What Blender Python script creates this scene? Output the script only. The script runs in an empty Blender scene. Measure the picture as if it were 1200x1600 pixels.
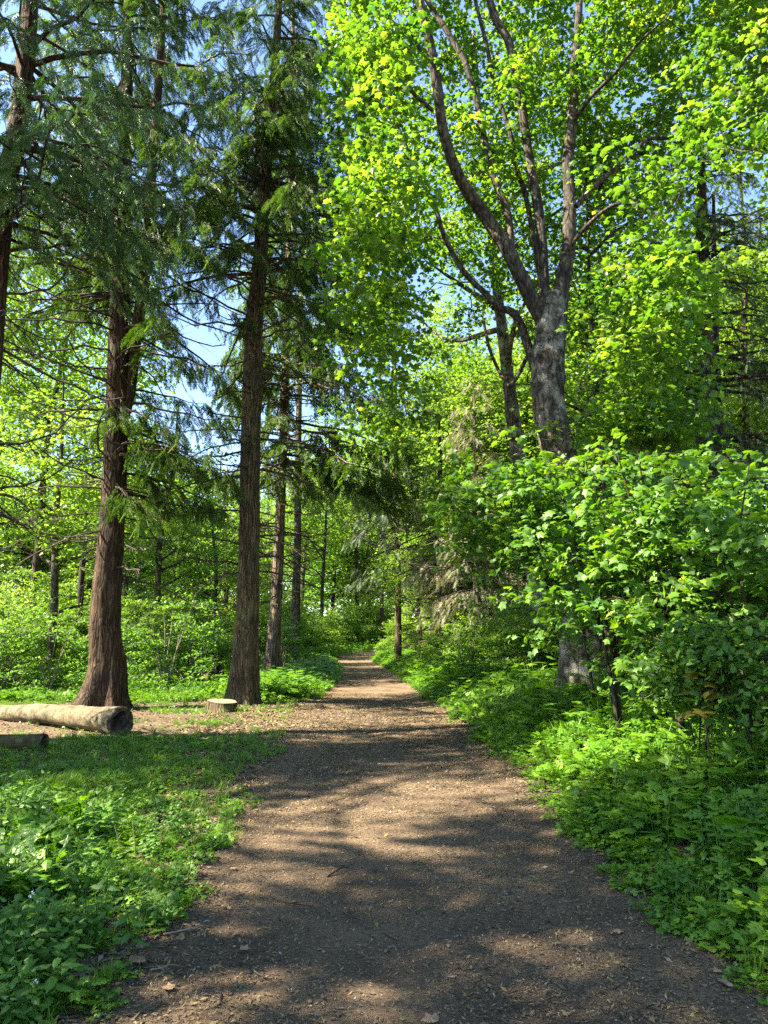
import bpy, math, random
import numpy as np
from math import radians, sin, cos, pi, atan2, sqrt

# ------------------------------------------------------------------ camera, world, sun, exposure
scn = bpy.context.scene
CAM_H = 1.6
PITCH = math.atan(200/1081.0)
F = 1081.0
cam_d = bpy.data.cameras.new("camera")
cam = bpy.data.objects.new("camera", cam_d)
scn.collection.objects.link(cam)
cam.location = (0, 0, CAM_H)
cam.rotation_euler = (radians(90)+PITCH, 0, 0)
cam_d.sensor_fit = 'VERTICAL'; cam_d.sensor_height = 24.0; cam_d.lens = 24.0*F/1600.0
cam_d.clip_start = 0.05; cam_d.clip_end = 2000
scn.camera = cam

SUN_EL = radians(46); SUN_AZ = radians(-103)          # compass-like: 0 = +Y (ahead), negative = left
world = bpy.data.worlds.new("World"); scn.world = world; world.use_nodes = True
wn = world.node_tree; wn.nodes.clear()
sky = wn.nodes.new('ShaderNodeTexSky'); sky.sky_type = 'NISHITA'; sky.sun_disc = False
sky.sun_elevation = SUN_EL; sky.sun_rotation = SUN_AZ; sky.air_density = 1.0; sky.dust_density = 0.3; sky.ozone_density = 5.0
bg = wn.nodes.new('ShaderNodeBackground'); bg.inputs[1].default_value = 0.09
wo = wn.nodes.new('ShaderNodeOutputWorld')
wn.links.new(sky.outputs[0], bg.inputs[0]); wn.links.new(bg.outputs[0], wo.inputs[0])

sd = bpy.data.lights.new("sun", 'SUN'); sd.energy = 5.0; sd.angle = radians(0.53); sd.color = (1.0, 0.94, 0.84)
sun = bpy.data.objects.new("sun", sd); scn.collection.objects.link(sun)
sv = np.array([sin(SUN_AZ)*cos(SUN_EL), cos(SUN_AZ)*cos(SUN_EL), sin(SUN_EL)])   # towards the sun
from mathutils import Vector
sun.rotation_euler = Vector(sv).to_track_quat('Z', 'Y').to_euler()
sun.location = (-20, 0, 30)

scn.view_settings.view_transform = 'Standard'; scn.view_settings.look = 'None'
scn.view_settings.exposure = 2.62; scn.view_settings.gamma = 1.0
scn.view_settings.use_white_balance = True; scn.view_settings.white_balance_temperature = 7100; scn.view_settings.white_balance_tint = 11
scn.render.engine = 'CYCLES'
cy = scn.cycles
cy.max_bounces = 7; cy.diffuse_bounces = 4; cy.glossy_bounces = 2; cy.transmission_bounces = 5; cy.transparent_max_bounces = 4
cy.caustics_reflective = False; cy.caustics_refractive = False
cy.sample_clamp_indirect = 6.0
cy.use_denoising = False
try:
    cy.denoiser = 'OPENIMAGEDENOISE'; cy.denoising_input_passes = 'RGB_ALBEDO_NORMAL'; cy.denoising_prefilter = 'ACCURATE'
except Exception: pass

COL = scn.collection
R0 = np.random.default_rng

# ------------------------------------------------------------------ helpers
def tag(o, label=None, cat=None, group=None, kind=None):
    if label: o['label'] = label
    if cat: o['category'] = cat
    if group: o['group'] = group
    if kind: o['kind'] = kind
    return o

def empty(name, loc, label, cat, group=None, rotz=0, scale=1):
    o = bpy.data.objects.new(name, None); COL.objects.link(o)
    o.location = loc; o.rotation_euler = (0, 0, rotz); o.scale = (scale,)*3
    o.empty_display_size = 0.2
    return tag(o, label, cat, group)

def copy_tree(root, loc, rotz, scale, label, group=None):
    r = root.copy(); COL.objects.link(r)
    r.location = loc; r.rotation_euler = (0, 0, rotz)
    r.scale = scale if hasattr(scale, '__len__') else (scale,)*3
    r['label'] = label
    if group: r['group'] = group
    elif 'group' in r: del r['group']
    for ch in list(root.children):
        c = ch.copy(); COL.objects.link(c); c.parent = r
        for g in list(ch.children):
            d = g.copy(); COL.objects.link(d); d.parent = c
    return r

def pix(px, py, Y):
    """world point seen at photo pixel (px,py) at distance Y ahead"""
    u = (px-600)/F; v = (800-py)/F
    t = Y/(cos(PITCH)-v*sin(PITCH))
    return np.array([u*t, Y, CAM_H + t*(sin(PITCH)+v*cos(PITCH))])

def ss(a, b, x):
    t = np.clip((x-a)/(b-a), 0, 1); return t*t*(3-2*t)

def norm(a):
    return a/np.maximum(np.linalg.norm(a, axis=-1, keepdims=True), 1e-9)

# smooth value noise (2-D), numpy
_rs = R0(77).random((256, 256))
def vnoise(x, y):
    x = np.asarray(x, float); y = np.asarray(y, float)
    xi = np.floor(x).astype(int); yi = np.floor(y).astype(int)
    fx = x-xi; fy = y-yi; fx = fx*fx*(3-2*fx); fy = fy*fy*(3-2*fy)
    g = lambda a, b: _rs[a % 256, b % 256]
    return (g(xi, yi)*(1-fx)+g(xi+1, yi)*fx)*(1-fy)+(g(xi, yi+1)*(1-fx)+g(xi+1, yi+1)*fx)*fy
def fbm(x, y, o=3):
    s = 0; a = 1; t = 0
    for k in range(o):
        s = s+a*vnoise(x*2**k+17*k, y*2**k-9*k); t += a; a *= .5
    return s/t

class MB:
    """collects triangles with a per-face random value"""
    def __init__(self): self.v = []; self.t = []; self.r = []; self.m = []; self.n = 0
    def add(self, v, t, r=0.5, m=0):
        v = np.asarray(v, np.float32).reshape(-1, 3); t = np.asarray(t, np.int64).reshape(-1, 3)
        self.v.append(v); self.t.append(t+self.n); self.n += len(v)
        r = np.asarray(r, np.float32)
        self.r.append(np.broadcast_to(r, (len(t),)) if r.ndim == 0 else r)
        self.m.append(np.full(len(t), m, np.int32))
    def merge(self, o, mat3=None, off=(0, 0, 0)):
        pass
    def tris(self): return sum(len(t) for t in self.t)
    def build(self, name, mats, parent=None, smooth=False, loc=None):
        if not self.v: return None
        v = np.concatenate(self.v); t = np.concatenate(self.t); r = np.concatenate(self.r); m = np.concatenate(self.m)
        me = bpy.data.meshes.new(name)
        me.vertices.add(len(v)); me.vertices.foreach_set('co', v.ravel())
        me.loops.add(len(t)*3); me.loops.foreach_set('vertex_index', t.astype(np.int32).ravel())
        me.polygons.add(len(t)); me.polygons.foreach_set('loop_start', np.arange(0, len(t)*3, 3, dtype=np.int32))
        mats = mats if isinstance(mats, (list, tuple)) else [mats]
        for q in mats: me.materials.append(q)
        if len(mats) > 1: me.polygons.foreach_set('material_index', m)
        me.polygons.foreach_set('use_smooth', np.full(len(t), smooth, bool))
        a = me.attributes.new('rnd', 'FLOAT', 'FACE'); a.data.foreach_set('value', r.astype(np.float32))
        me.update()
        o = bpy.data.objects.new(name, me); COL.objects.link(o)
        if parent is not None: o.parent = parent
        if loc is not None: o.location = loc
        return o

def tubes(paths, radii, k=6, cap=False):
    """paths (M,n,3), radii (M,n) -> verts, tris"""
    paths = np.asarray(paths, float); radii = np.asarray(radii, float)
    if paths.ndim == 2: paths = paths[None]; radii = radii[None]
    M, n, _ = paths.shape
    d = np.empty_like(paths); d[:, 1:-1] = paths[:, 2:]-paths[:, :-2]; d[:, 0] = paths[:, 1]-paths[:, 0]; d[:, -1] = paths[:, -1]-paths[:, -2]
    d = norm(d)
    md = norm(d.mean(1))
    ref = np.where(np.abs(md[:, 2:3]) > .7, np.array([1., 0, 0]), np.array([0, 0, 1.]))[:, None, :]
    a = norm(np.cross(d, ref)); b = np.cross(d, a)
    th = np.arange(k)*2*pi/k
    ring = paths[:, :, None, :] + radii[:, :, None, None]*(a[:, :, None, :]*np.cos(th)[None, None, :, None]+b[:, :, None, :]*np.sin(th)[None, None, :, None])
    v = ring.reshape(-1, 3)
    i = np.arange(n-1)[:, None]*k; j = np.arange(k)[None, :]; j2 = (j+1) % k
    q = np.stack([i+j, i+j2, i+k+j2, i+k+j], -1).reshape(-1, 4)
    t = np.concatenate([q[:, [0, 2, 1]], q[:, [0, 3, 2]]])
    if cap:
        c0 = np.stack([np.zeros(k-2, int), np.arange(1, k-1), np.arange(2, k)], -1)
        c1 = c0[:, ::-1]+(n-1)*k
        t = np.concatenate([t, c0, c1])
    T = (t[None]+np.arange(M)[:, None, None]*n*k).reshape(-1, 3)
    return v, T

def scatter(mb, tpl, pos, dirs, nrm, size, rnd, m=0, stretch=None):
    """stamp template (v,t) : local y -> dirs, local z -> nrm (orthogonalised)"""
    v, t = tpl
    N = len(pos)
    if N == 0: return
    y = norm(dirs); x = norm(np.cross(y, nrm)); z = np.cross(x, y)
    size = np.broadcast_to(np.asarray(size, float), (N,))
    sx = size if stretch is None else size*stretch
    V = (v[None, :, 0:1]*x[:, None, :]*sx[:, None, None]+v[None, :, 1:2]*y[:, None, :]*size[:, None, None]+v[None, :, 2:3]*z[:, None, :]*size[:, None, None])+pos[:, None, :]
    T = t[None]+(np.arange(N)*len(v))[:, None, None]
    r = np.repeat(np.broadcast_to(np.asarray(rnd, float), (N,)), len(t))
    mb.add(V.reshape(-1, 3), T.reshape(-1, 3), r, m)

def curve(pts, n):
    """Catmull-Rom through control points -> n points"""
    p = np.asarray(pts, float)
    if len(p) == 2: 
        s = np.linspace(0, 1, n)[:, None]; return p[0]*(1-s)+p[1]*s
    P = np.concatenate([[2*p[0]-p[1]], p, [2*p[-1]-p[-2]]])
    u = np.linspace(0, len(p)-1-1e-6, n); i = u.astype(int); f = (u-i)[:, None]
    a, b, c, d = P[i], P[i+1], P[i+2], P[i+3]
    return .5*((2*b)+(-a+c)*f+(2*a-5*b+4*c-d)*f**2+(-a+3*b-3*c+d)*f**3)

# ------------------------------------------------------------------ leaf templates
def fan(outline, c):
    v = np.array([c]+list(outline), float); n = len(outline)
    t = np.array([[0, i+1, (i+1) % n+1] for i in range(n)])
    return v, t
def _z(pts, k=-.18):
    return [(x, y, k*abs(x)+(-.12*(y-.4)**2)) for x, y in pts]
MAPLE = fan(_z([(0, .04), (.16, -.05), (.44, .08), (.36, .32), (.52, .66), (.22, .68), (0, 1.0), (-.22, .68), (-.52, .66), (-.36, .32), (-.44, .08), (-.16, -.05)]), (0, .36, .04))
MAPLE2 = (MAPLE[0]*[1.12, .9, 1]+np.stack([.06*MAPLE[0][:, 1], 0*MAPLE[0][:, 1], -.32*MAPLE[0][:, 1]**2+.12*MAPLE[0][:, 0]], -1), MAPLE[1])
MAPLE3 = (MAPLE[0]*[.8, 1.05, 1]+np.stack([-.08*MAPLE[0][:, 1], 0*MAPLE[0][:, 1], .1*np.abs(MAPLE[0][:, 0])-.25*MAPLE[0][:, 1]*(MAPLE[0][:, 1] > .5)], -1), MAPLE[1])
MAPLE6 = fan(_z([(0, 0), (.48, .12), (.28, .4), (.42, .72), (0, 1.0), (-.42, .72), (-.28, .4), (-.48, .12)]), (0, .4, .03))
OVATE = fan(_z([(0, 0), (.24, .2), (.27, .48), (.14, .8), (0, 1), (-.14, .8), (-.27, .48), (-.24, .2)], -.3), (0, .45, 0))
OVATE2 = (OVATE[0]*[1.25, .9, 1]+np.stack([.1*OVATE[0][:, 1]**2, 0*OVATE[0][:, 1], -.35*OVATE[0][:, 1]**2], -1), OVATE[1])
ROUND = fan(_z([(0, 0), (.3, .1), (.42, .45), (.25, .8), (0, .95), (-.25, .8), (-.42, .45), (-.3, .1)], -.25), (0, .45, 0))
OV4 = (np.array([(0, 0, 0), (.27, .45, -.07), (0, 1, -.08), (-.27, .45, -.07)], float), np.array([[0, 1, 2], [0, 2, 3]]))
RH4 = (np.array([(0, 0, 0), (.42, .5, -.09), (0, 1, -.05), (-.42, .5, -.09)], float), np.array([[0, 1, 2], [0, 2, 3]]))
STAR6 = (np.array([(0, 0, 0), (.5, .2, -.1), (.2, .45, 0), (.45, .8, -.1), (0, 1, -.06), (-.45, .8, -.1), (-.2, .45, 0), (-.5, .2, -.1)], float),
         np.array([[0, 1, 2], [0, 2, 6], [0, 6, 7], [2, 3, 4], [2, 4, 6], [6, 4, 5]]))
def join(parts):
    vs, ts, n = [], [], 0
    for v, t in parts: vs.append(v); ts.append(t+n); n += len(v)
    return np.concatenate(vs), np.concatenate(ts)
def place(tpl, o, d, s, z=(0, 0, 1)):
    v, t = tpl; d = norm(np.array(d, float)); x = norm(np.cross(d, np.array(z, float))); zz = np.cross(x, d)
    return (v[:, 0:1]*x+v[:, 1:2]*d+v[:, 2:3]*zz)*s+np.array(o, float), t
def nettle_leaf():
    o = [(0, 0)]
    R = [(.22, .06), (.30, .22), (.25, .25), (.31, .38), (.24, .42), (.27, .55), (.18, .60), (.18, .73), (.09, .80), (0, 1.05)]
    o += R+[(-x, y) for x, y in R[:-1]][::-1]
    return fan(_z(o, -.32), (0, .42, .03))
NETTLE = nettle_leaf()
def cedar_spray(seed, n=9, w=.012):
    """flat fern-like scale-leaf spray that hangs in fine strands"""
    r = R0(seed); P = []
    def strand(a, b, w, k=-.03):
        a = np.array(a, float); b = np.array(b, float); d = norm(b-a); s = np.array([d[1], -d[0], 0])*w
        m = a*.45+b*.55+np.array([0, 0, .02])
        return np.array([a, m+s, b, m-s]), np.array([[0, 1, 2], [0, 2, 3]])
    P.append(strand((0, 0, 0), (r.uniform(-.05, .05), 1, -.1), w))
    for i in range(n):
        y = .05+.85*i/n+r.uniform(-.02, .02); L = .50*(1-y*.7)*r.uniform(.6, 1.15)
        for s in (-1, 1):
            yy = y+s*.03; sp = r.uniform(.38, .7)
            a = np.array([0, yy, -.1*yy]); b = np.array([s*L*sp, yy+L*.85, -.1*yy-.10*L+r.uniform(-.06, .06)])
            P.append(strand(a, b, w*1.5))
            if L > .22:
                m = a*.6+b*.4
                P.append(strand(m, m+np.array([s*L*.42, L*.28, r.uniform(-.09, .03)]), w*1.2))
                P.append(strand(m, m+np.array([-s*L*.05, L*.62, r.uniform(-.09, .03)]), w*1.2))
    return join(P)
SPRAY = [cedar_spray(1, 7, .014), cedar_spray(2, 6, .016)]
SPRAY_LO = [cedar_spray(3, 5, .026), cedar_spray(4, 4, .03)]
def fir_twig(seed, n=9):
    r = R0(seed); P = []
    for i in range(n):
        y = i/n
        for s in (-1, 1):
            L = .30*(1-.4*y)*r.uniform(.8, 1.1); w = .03
            a = np.array([0, y, 0.]); b = np.array([s*L*.8, y+L*.7, r.uniform(-.08, .04)])
            P.append((np.array([a+[0, -w, 0], b, a+[0, w, 0]]), np.array([[0, 1, 2]])))
    P.append((np.array([(-.015, 0, 0), (.015, 0, 0), (0, 1.1, -.05)]), np.array([[0, 1, 2]])))
    return join(P)
FIR = [fir_twig(5), fir_twig(6)]
def umbel_leaf(seed, np_=4):
    """pinnate cow-parsley-like leaf"""
    r = R0(seed); P = []
    def rach(a, b, w=.008):
        a = np.array(a, float); b = np.array(b, float)
        return np.array([a+[w, 0, 0], a-[w, 0, 0], b]), np.array([[0, 1, 2]])
    P.append(rach((0, 0, 0), (0, 1, 0), .012))
    leaf = STAR6
    for i in range(np_):
        y = .38+.5*i/np_; L = .5*(1-.72*(i/np_))
        for s in (-1, 1):
            d = np.array([s*.85, .55, -.08]); P.append(rach((0, y, 0), np.array([0, y, 0])+d*L*.8))
            for q in (.35, .6, .85):
                for sg in (-1, 1):
                    o = np.array([0, y, 0])+d*L*q
                    P.append(place(leaf, o, d+np.array([d[1], -d[0], 0])*sg*1.1+[0, 0, r.uniform(-.25, .1)], L*.42*(1.25-q*.6)))
            P.append(place(leaf, np.array([0, y, 0])+d*L*.85, d+[0, 0, -.15], L*.4))
    P.append(place(leaf, (0, .88, 0), (0, 1, -.1), .24)); 
    for s in (-1, 1): P.append(place(leaf, (0, .85, 0), (s*.8, .6, -.1), .2))
    return join(P)
UMBEL = [umbel_leaf(11), umbel_leaf(12)]
def trif_leaf(seed):
    P = [(np.array([(-.012, 0, 0), (.012, 0, 0), (0, .55, 0)]), np.array([[0, 1, 2]]))]
    P.append(place(OVATE, (0, .5, 0), (0, 1, -.1), .55)); 
    for s in (-1, 1): P.append(place(OVATE, (0, .48, 0), (s, .35, -.12), .48))
    return join(P)
TRIF = trif_leaf(1)
def pinn_leaf():
    P = [(np.array([(-.01, 0, 0), (.01, 0, 0), (0, .9, 0)]), np.array([[0, 1, 2]]))]
    for y in (.3, .52, .74):
        for s in (-1, 1): P.append(place(OVATE, (0, y, 0), (s*.85, .45, -.12), .42))
    P.append(place(OVATE, (0, .82, 0), (0, 1, -.15), .42))
    return join(P)
PINN = pinn_leaf()

# ------------------------------------------------------------------ materials
def new_mat(name):
    m = bpy.data.materials.new(name); m.use_nodes = True; nt = m.node_tree; nt.nodes.clear()
    out = nt.nodes.new('ShaderNodeOutputMaterial'); return m, nt, out
def ramp(nt, stops, inp=None):
    r = nt.nodes.new('ShaderNodeValToRGB'); e = r.color_ramp.elements
    while len(e) > 1: e.remove(e[-1])
    e[0].position = stops[0][0]; e[0].color = (*stops[0][1], 1)
    for p, c in stops[1:]:
        q = e.new(p); q.color = (*c, 1)
    if inp is not None: nt.links.new(inp, r.inputs[0])
    return r
def leaf_mat(name, cols, trans=.45, tcol=(1.5, 1.55, .55), rough=.45, gloss=.12, wax=None):
    m, nt, out = new_mat(name); L = nt.links
    at = nt.nodes.new('ShaderNodeAttribute'); at.attribute_name = 'rnd'
    r = ramp(nt, cols, at.outputs['Fac'])
    col = r.outputs[0]
    if wax:   # paler matt underside
        ge = nt.nodes.new('ShaderNodeNewGeometry')
        mx = nt.nodes.new('ShaderNodeMixRGB'); mx.inputs[2].default_value = (*wax, 1)
        mu = nt.nodes.new('ShaderNodeMath'); mu.operation = 'MULTIPLY'; mu.inputs[1].default_value = .6
        L.new(ge.outputs['Backfacing'], mu.inputs[0]); L.new(mu.outputs[0], mx.inputs[0]); L.new(col, mx.inputs[1]); col = mx.outputs[0]
    df = nt.nodes.new('ShaderNodeBsdfPrincipled'); df.inputs['Roughness'].default_value = rough
    df.inputs['Specular IOR Level'].default_value = gloss*2
    L.new(col, df.inputs['Base Color'])
    tr = nt.nodes.new('ShaderNodeBsdfTranslucent')
    mt = nt.nodes.new('ShaderNodeMixRGB'); mt.blend_type = 'MULTIPLY'; mt.inputs[0].default_value = 1; mt.inputs[2].default_value = (*tcol, 1)
    L.new(r.outputs[0], mt.inputs[1]); L.new(mt.outputs[0], tr.inputs[0])
    mix = nt.nodes.new('ShaderNodeMixShader'); mix.inputs[0].default_value = trans
    L.new(df.outputs[0], mix.inputs[1]); L.new(tr.outputs[0], mix.inputs[2]); L.new(mix.outputs[0], out.inputs[0])
    return m
def bark_mat(name, c1, c2, c3, sc=(14, 14, 1.6), bump=.6, patches=None, pscale=3.0, plev=(.52, .6), fiss=.8):
    m, nt, out = new_mat(name); L = nt.links
    tc = nt.nodes.new('ShaderNodeTexCoord'); mp = nt.nodes.new('ShaderNodeMapping'); mp.inputs['Scale'].default_value = sc
    nw = nt.nodes.new('ShaderNodeTexNoise'); nw.inputs['Scale'].default_value = 1.6; nw.inputs['Detail'].default_value = 3
    L.new(tc.outputs['Object'], nw.inputs[0])
    wa = nt.nodes.new('ShaderNodeVectorMath'); wa.operation = 'SCALE'; wa.inputs['Scale'].default_value = .22; L.new(nw.outputs['Color'], wa.inputs[0])
    ad = nt.nodes.new('ShaderNodeVectorMath'); ad.operation = 'ADD'; L.new(tc.outputs['Object'], ad.inputs[0]); L.new(wa.outputs[0], ad.inputs[1]); L.new(ad.outputs[0], mp.inputs[0])
    n1 = nt.nodes.new('ShaderNodeTexNoise'); n1.inputs['Scale'].default_value = 1.0; n1.inputs['Detail'].default_value = 8; n1.inputs['Roughness'].default_value = .72
    L.new(mp.outputs[0], n1.inputs[0])
    vo = nt.nodes.new('ShaderNodeTexVoronoi'); vo.feature = 'DISTANCE_TO_EDGE'; vo.inputs['Scale'].default_value = .62; L.new(mp.outputs[0], vo.inputs[0])
    rv = ramp(nt, [(.0, (.25, .25, .25)), (.16, (1, 1, 1))], vo.outputs['Distance'])
    n2 = nt.nodes.new('ShaderNodeTexNoise'); n2.inputs['Scale'].default_value = 1.9; n2.inputs['Detail'].default_value = 5
    L.new(tc.outputs['Object'], n2.inputs[0])
    r = ramp(nt, [(.32, c1), (.5, c2), (.68, c3)], n1.outputs[0]); col = r.outputs[0]
    mf = nt.nodes.new('ShaderNodeMixRGB'); mf.blend_type = 'MULTIPLY'; mf.inputs[0].default_value = fiss; L.new(col, mf.inputs[1]); L.new(rv.outputs[0], mf.inputs[2]); col = mf.outputs[0]
    mx = nt.nodes.new('ShaderNodeMixRGB'); mx.blend_type = 'MULTIPLY'; mx.inputs[0].default_value = .8
    r2 = ramp(nt, [(.3, (.5, .52, .5)), (.5, (1, 1, 1)), (.7, (1.45, 1.38, 1.25))], n2.outputs[0]); L.new(col, mx.inputs[1]); L.new(r2.outputs[0], mx.inputs[2]); col = mx.outputs[0]
    if patches:
        n3 = nt.nodes.new('ShaderNodeTexNoise'); n3.inputs['Scale'].default_value = pscale; n3.inputs['Detail'].default_value = 7; n3.inputs['Roughness'].default_value = .7
        L.new(tc.outputs['Object'], n3.inputs[0])
        rp = ramp(nt, [(plev[0], (0, 0, 0)), (plev[1], (1, 1, 1))], n3.outputs[0])
        m2 = nt.nodes.new('ShaderNodeMixRGB'); m2.inputs[2].default_value = (*patches, 1)
        L.new(rp.outputs[0], m2.inputs[0]); L.new(col, m2.inputs[1]); col = m2.outputs[0]
    p = nt.nodes.new('ShaderNodeBsdfPrincipled'); p.inputs['Roughness'].default_value = .9; p.inputs['Specular IOR Level'].default_value = .2
    L.new(col, p.inputs['Base Color'])
    hm = nt.nodes.new('ShaderNodeMath'); hm.operation = 'MULTIPLY_ADD'; hm.inputs[1].default_value = .9*fiss; L.new(rv.outputs[0], hm.inputs[0]); L.new(n1.outputs[0], hm.inputs[2])
    b = nt.nodes.new('ShaderNodeBump'); b.inputs['Strength'].default_value = bump; b.inputs['Distance'].default_value = .045
    L.new(hm.outputs[0], b.inputs['Height']); L.new(b.outputs[0], p.inputs['Normal']); L.new(p.outputs[0], out.inputs[0])
    return m
def plain_mat(name, stops, scale=20, rough=.9, coord='Object', attr=False):
    m, nt, out = new_mat(name); L = nt.links
    if attr:
        at = nt.nodes.new('ShaderNodeAttribute'); at.attribute_name = 'rnd'; f = at.outputs['Fac']
    else:
        tc = nt.nodes.new('ShaderNodeTexCoord'); n = nt.nodes.new('ShaderNodeTexNoise'); n.inputs['Scale'].default_value = scale; n.inputs['Detail'].default_value = 5
        L.new(tc.outputs[coord], n.inputs[0]); f = n.outputs[0]
    r = ramp(nt, stops, f)
    p = nt.nodes.new('ShaderNodeBsdfPrincipled'); p.inputs['Roughness'].default_value = rough; p.inputs['Specular IOR Level'].default_value = .2
    L.new(r.outputs[0], p.inputs['Base Color']); L.new(p.outputs[0], out.inputs[0])
    return m

def ground_mat(name, stops, big, fine_scale=60, bump=.5, mossy=None):
    m, nt, out = new_mat(name); L = nt.links
    tc = nt.nodes.new('ShaderNodeTexCoord')
    n1 = nt.nodes.new('ShaderNodeTexNoise'); n1.inputs['Scale'].default_value = fine_scale; n1.inputs['Detail'].default_value = 8; n1.inputs['Roughness'].default_value = .75
    mp = nt.nodes.new('ShaderNodeMapping'); mp.inputs['Rotation'].default_value = (0, 0, .5); mp.inputs['Scale'].default_value = (1, 2.2, 1)
    L.new(tc.outputs['Object'], mp.inputs[0]); L.new(mp.outputs[0], n1.inputs[0])
    n2 = nt.nodes.new('ShaderNodeTexNoise'); n2.inputs['Scale'].default_value = 1.1; n2.inputs['Detail'].default_value = 5
    L.new(tc.outputs['Object'], n2.inputs[0])
    vo = nt.nodes.new('ShaderNodeTexVoronoi'); vo.inputs['Scale'].default_value = fine_scale*1.3; L.new(tc.outputs['Object'], vo.inputs[0])
    r = ramp(nt, stops, n1.outputs[0])
    r2 = ramp(nt, big, n2.outputs[0])
    mx = nt.nodes.new('ShaderNodeMixRGB'); mx.blend_type = 'MULTIPLY'; mx.inputs[0].default_value = 1
    L.new(r.outputs[0], mx.inputs[1]); L.new(r2.outputs[0], mx.inputs[2]); col = mx.outputs[0]
    # pale grit specks
    hs = nt.nodes.new('ShaderNodeSeparateColor'); L.new(vo.outputs['Color'], hs.inputs[0])
    rs = ramp(nt, [(.955, (0, 0, 0)), (.97, (1, 1, 1))], hs.outputs[0])
    rd = ramp(nt, [(.22, (1, 1, 1)), (.3, (0, 0, 0))], vo.outputs['Distance'])
    mm = nt.nodes.new('ShaderNodeMath'); mm.operation = 'MULTIPLY'; L.new(rs.outputs[0], mm.inputs[0]); L.new(rd.outputs[0], mm.inputs[1])
    m3 = nt.nodes.new('ShaderNodeMixRGB'); m3.inputs[2].default_value = (.22, .19, .15, 1); L.new(mm.outputs[0], m3.inputs[0]); L.new(col, m3.inputs[1]); col = m3.outputs[0]
    p = nt.nodes.new('ShaderNodeBsdfPrincipled'); p.inputs['Roughness'].default_value = .95; p.inputs['Specular IOR Level'].default_value = .15
    L.new(col, p.inputs['Base Color'])
    b = nt.nodes.new('ShaderNodeBump'); b.inputs['Strength'].default_value = bump; b.inputs['Distance'].default_value = .02
    L.new(n1.outputs[0], b.inputs['Height']); L.new(b.outputs[0], p.inputs['Normal']); L.new(p.outputs[0], out.inputs[0])
    return m

M = {}
M['path'] = ground_mat('path_soil', [(.25, (.036, .025, .016)), (.42, (.095, .068, .043)), (.58, (.18, .132, .086)), (.75, (.33, .255, .175))],
                       [(.3, (.62, .60, .58)), (.5, (1.0, .97, .92)), (.7, (1.4, 1.32, 1.2))], 42, 1.0)
M['ground'] = ground_mat('forest_soil', [(.25, (.04, .030, .020)), (.5, (.125, .094, .066)), (.75, (.27, .21, .155))],
                         [(.35, (.6, .62, .5)), (.65, (1.1, 1.0, .9))], 30, 1.0)
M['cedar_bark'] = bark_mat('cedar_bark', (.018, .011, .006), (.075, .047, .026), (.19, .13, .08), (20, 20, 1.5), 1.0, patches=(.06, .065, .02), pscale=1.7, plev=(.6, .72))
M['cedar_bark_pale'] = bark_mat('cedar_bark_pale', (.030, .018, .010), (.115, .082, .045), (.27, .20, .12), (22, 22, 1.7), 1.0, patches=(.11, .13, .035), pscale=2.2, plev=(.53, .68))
M['sunlit_strip_bark'] = bark_mat('sunlit_cedar_bark', (.04, .027, .018), (.18, .13, .09), (.36, .28, .21), (16, 16, 1.4), 1.0)  # paler cedar bark: sunlight on the slim trunk put into its colour
M['maple_bark'] = bark_mat('maple_bark', (.024, .019, .013), (.10, .083, .062), (.24, .205, .16), (11, 11, 4), .9, patches=(.40, .37, .31), pscale=2.6, plev=(.50, .68))
M['wood_bark'] = bark_mat('wood_bark', (.035, .027, .02), (.10, .08, .06), (.22, .18, .14), (12, 12, 4), .8)
M['dark_bark'] = bark_mat('dark_bark', (.015, .011, .008), (.05, .037, .027), (.11, .085, .06), (14, 14, 3), .8)
M['dead_twig'] = plain_mat('dead_twig', [(.3, (.02, .014, .010)), (.62, (.07, .055, .04)), (.8, (.2, .17, .13))], 6)
M['cedar'] = leaf_mat('cedar_foliage', [(0, (.03, .065, .010)), (.5, (.065, .12, .017)), (.85, (.11, .175, .03)), (1, (.19, .24, .06))], .42, (1.3, 1.6, .4), .5, .15)
M['cedar_near'] = leaf_mat('cedar_foliage_near', [(0, (.03, .075, .016)), (.5, (.06, .13, .026)), (.85, (.10, .18, .05)), (1, (.20, .26, .11))], .3, (1.2, 1.5, .5), .45, .3)
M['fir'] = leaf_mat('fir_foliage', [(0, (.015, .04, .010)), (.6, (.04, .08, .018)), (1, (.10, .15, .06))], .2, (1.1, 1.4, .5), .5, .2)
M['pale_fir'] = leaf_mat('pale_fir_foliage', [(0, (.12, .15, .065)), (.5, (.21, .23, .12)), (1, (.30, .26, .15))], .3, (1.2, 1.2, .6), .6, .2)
M['maple'] = leaf_mat('maple_leaves', [(0, (.025, .085, .010)), (.35, (.055, .14, .014)), (.65, (.10, .20, .022)), (.88, (.17, .26, .035)), (1, (.25, .29, .06))], .52, (1.9, 1.85, .75), .45, .2, wax=(.09, .17, .05))
M['lime'] = leaf_mat('lime_leaves', [(0, (.075, .16, .025)), (.5, (.13, .23, .035)), (.9, (.20, .29, .05)), (1, (.28, .32, .08))], .5, (1.75, 1.75, .8), .5, .15)
M['wood'] = leaf_mat('woodland_leaves', [(0, (.05, .135, .02)), (.5, (.09, .20, .028)), (.9, (.145, .26, .04)), (1, (.22, .29, .06))], .5, (1.75, 1.75, .8), .5, .15)
M['shrub'] = leaf_mat('shrub_leaves', [(0, (.035, .11, .012)), (.5, (.075, .18, .018)), (.85, (.13, .25, .03)), (1, (.23, .33, .06))], .42, (1.8, 1.7, .5), .5, .2, wax=(.08, .16, .06))
M['herb'] = leaf_mat('herb_leaves', [(0, (.055, .145, .010)), (.5, (.09, .22, .014)), (.9, (.145, .28, .02)), (1, (.23, .34, .04))], .38, (1.6, 1.6, .5), .45, .25)
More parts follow.
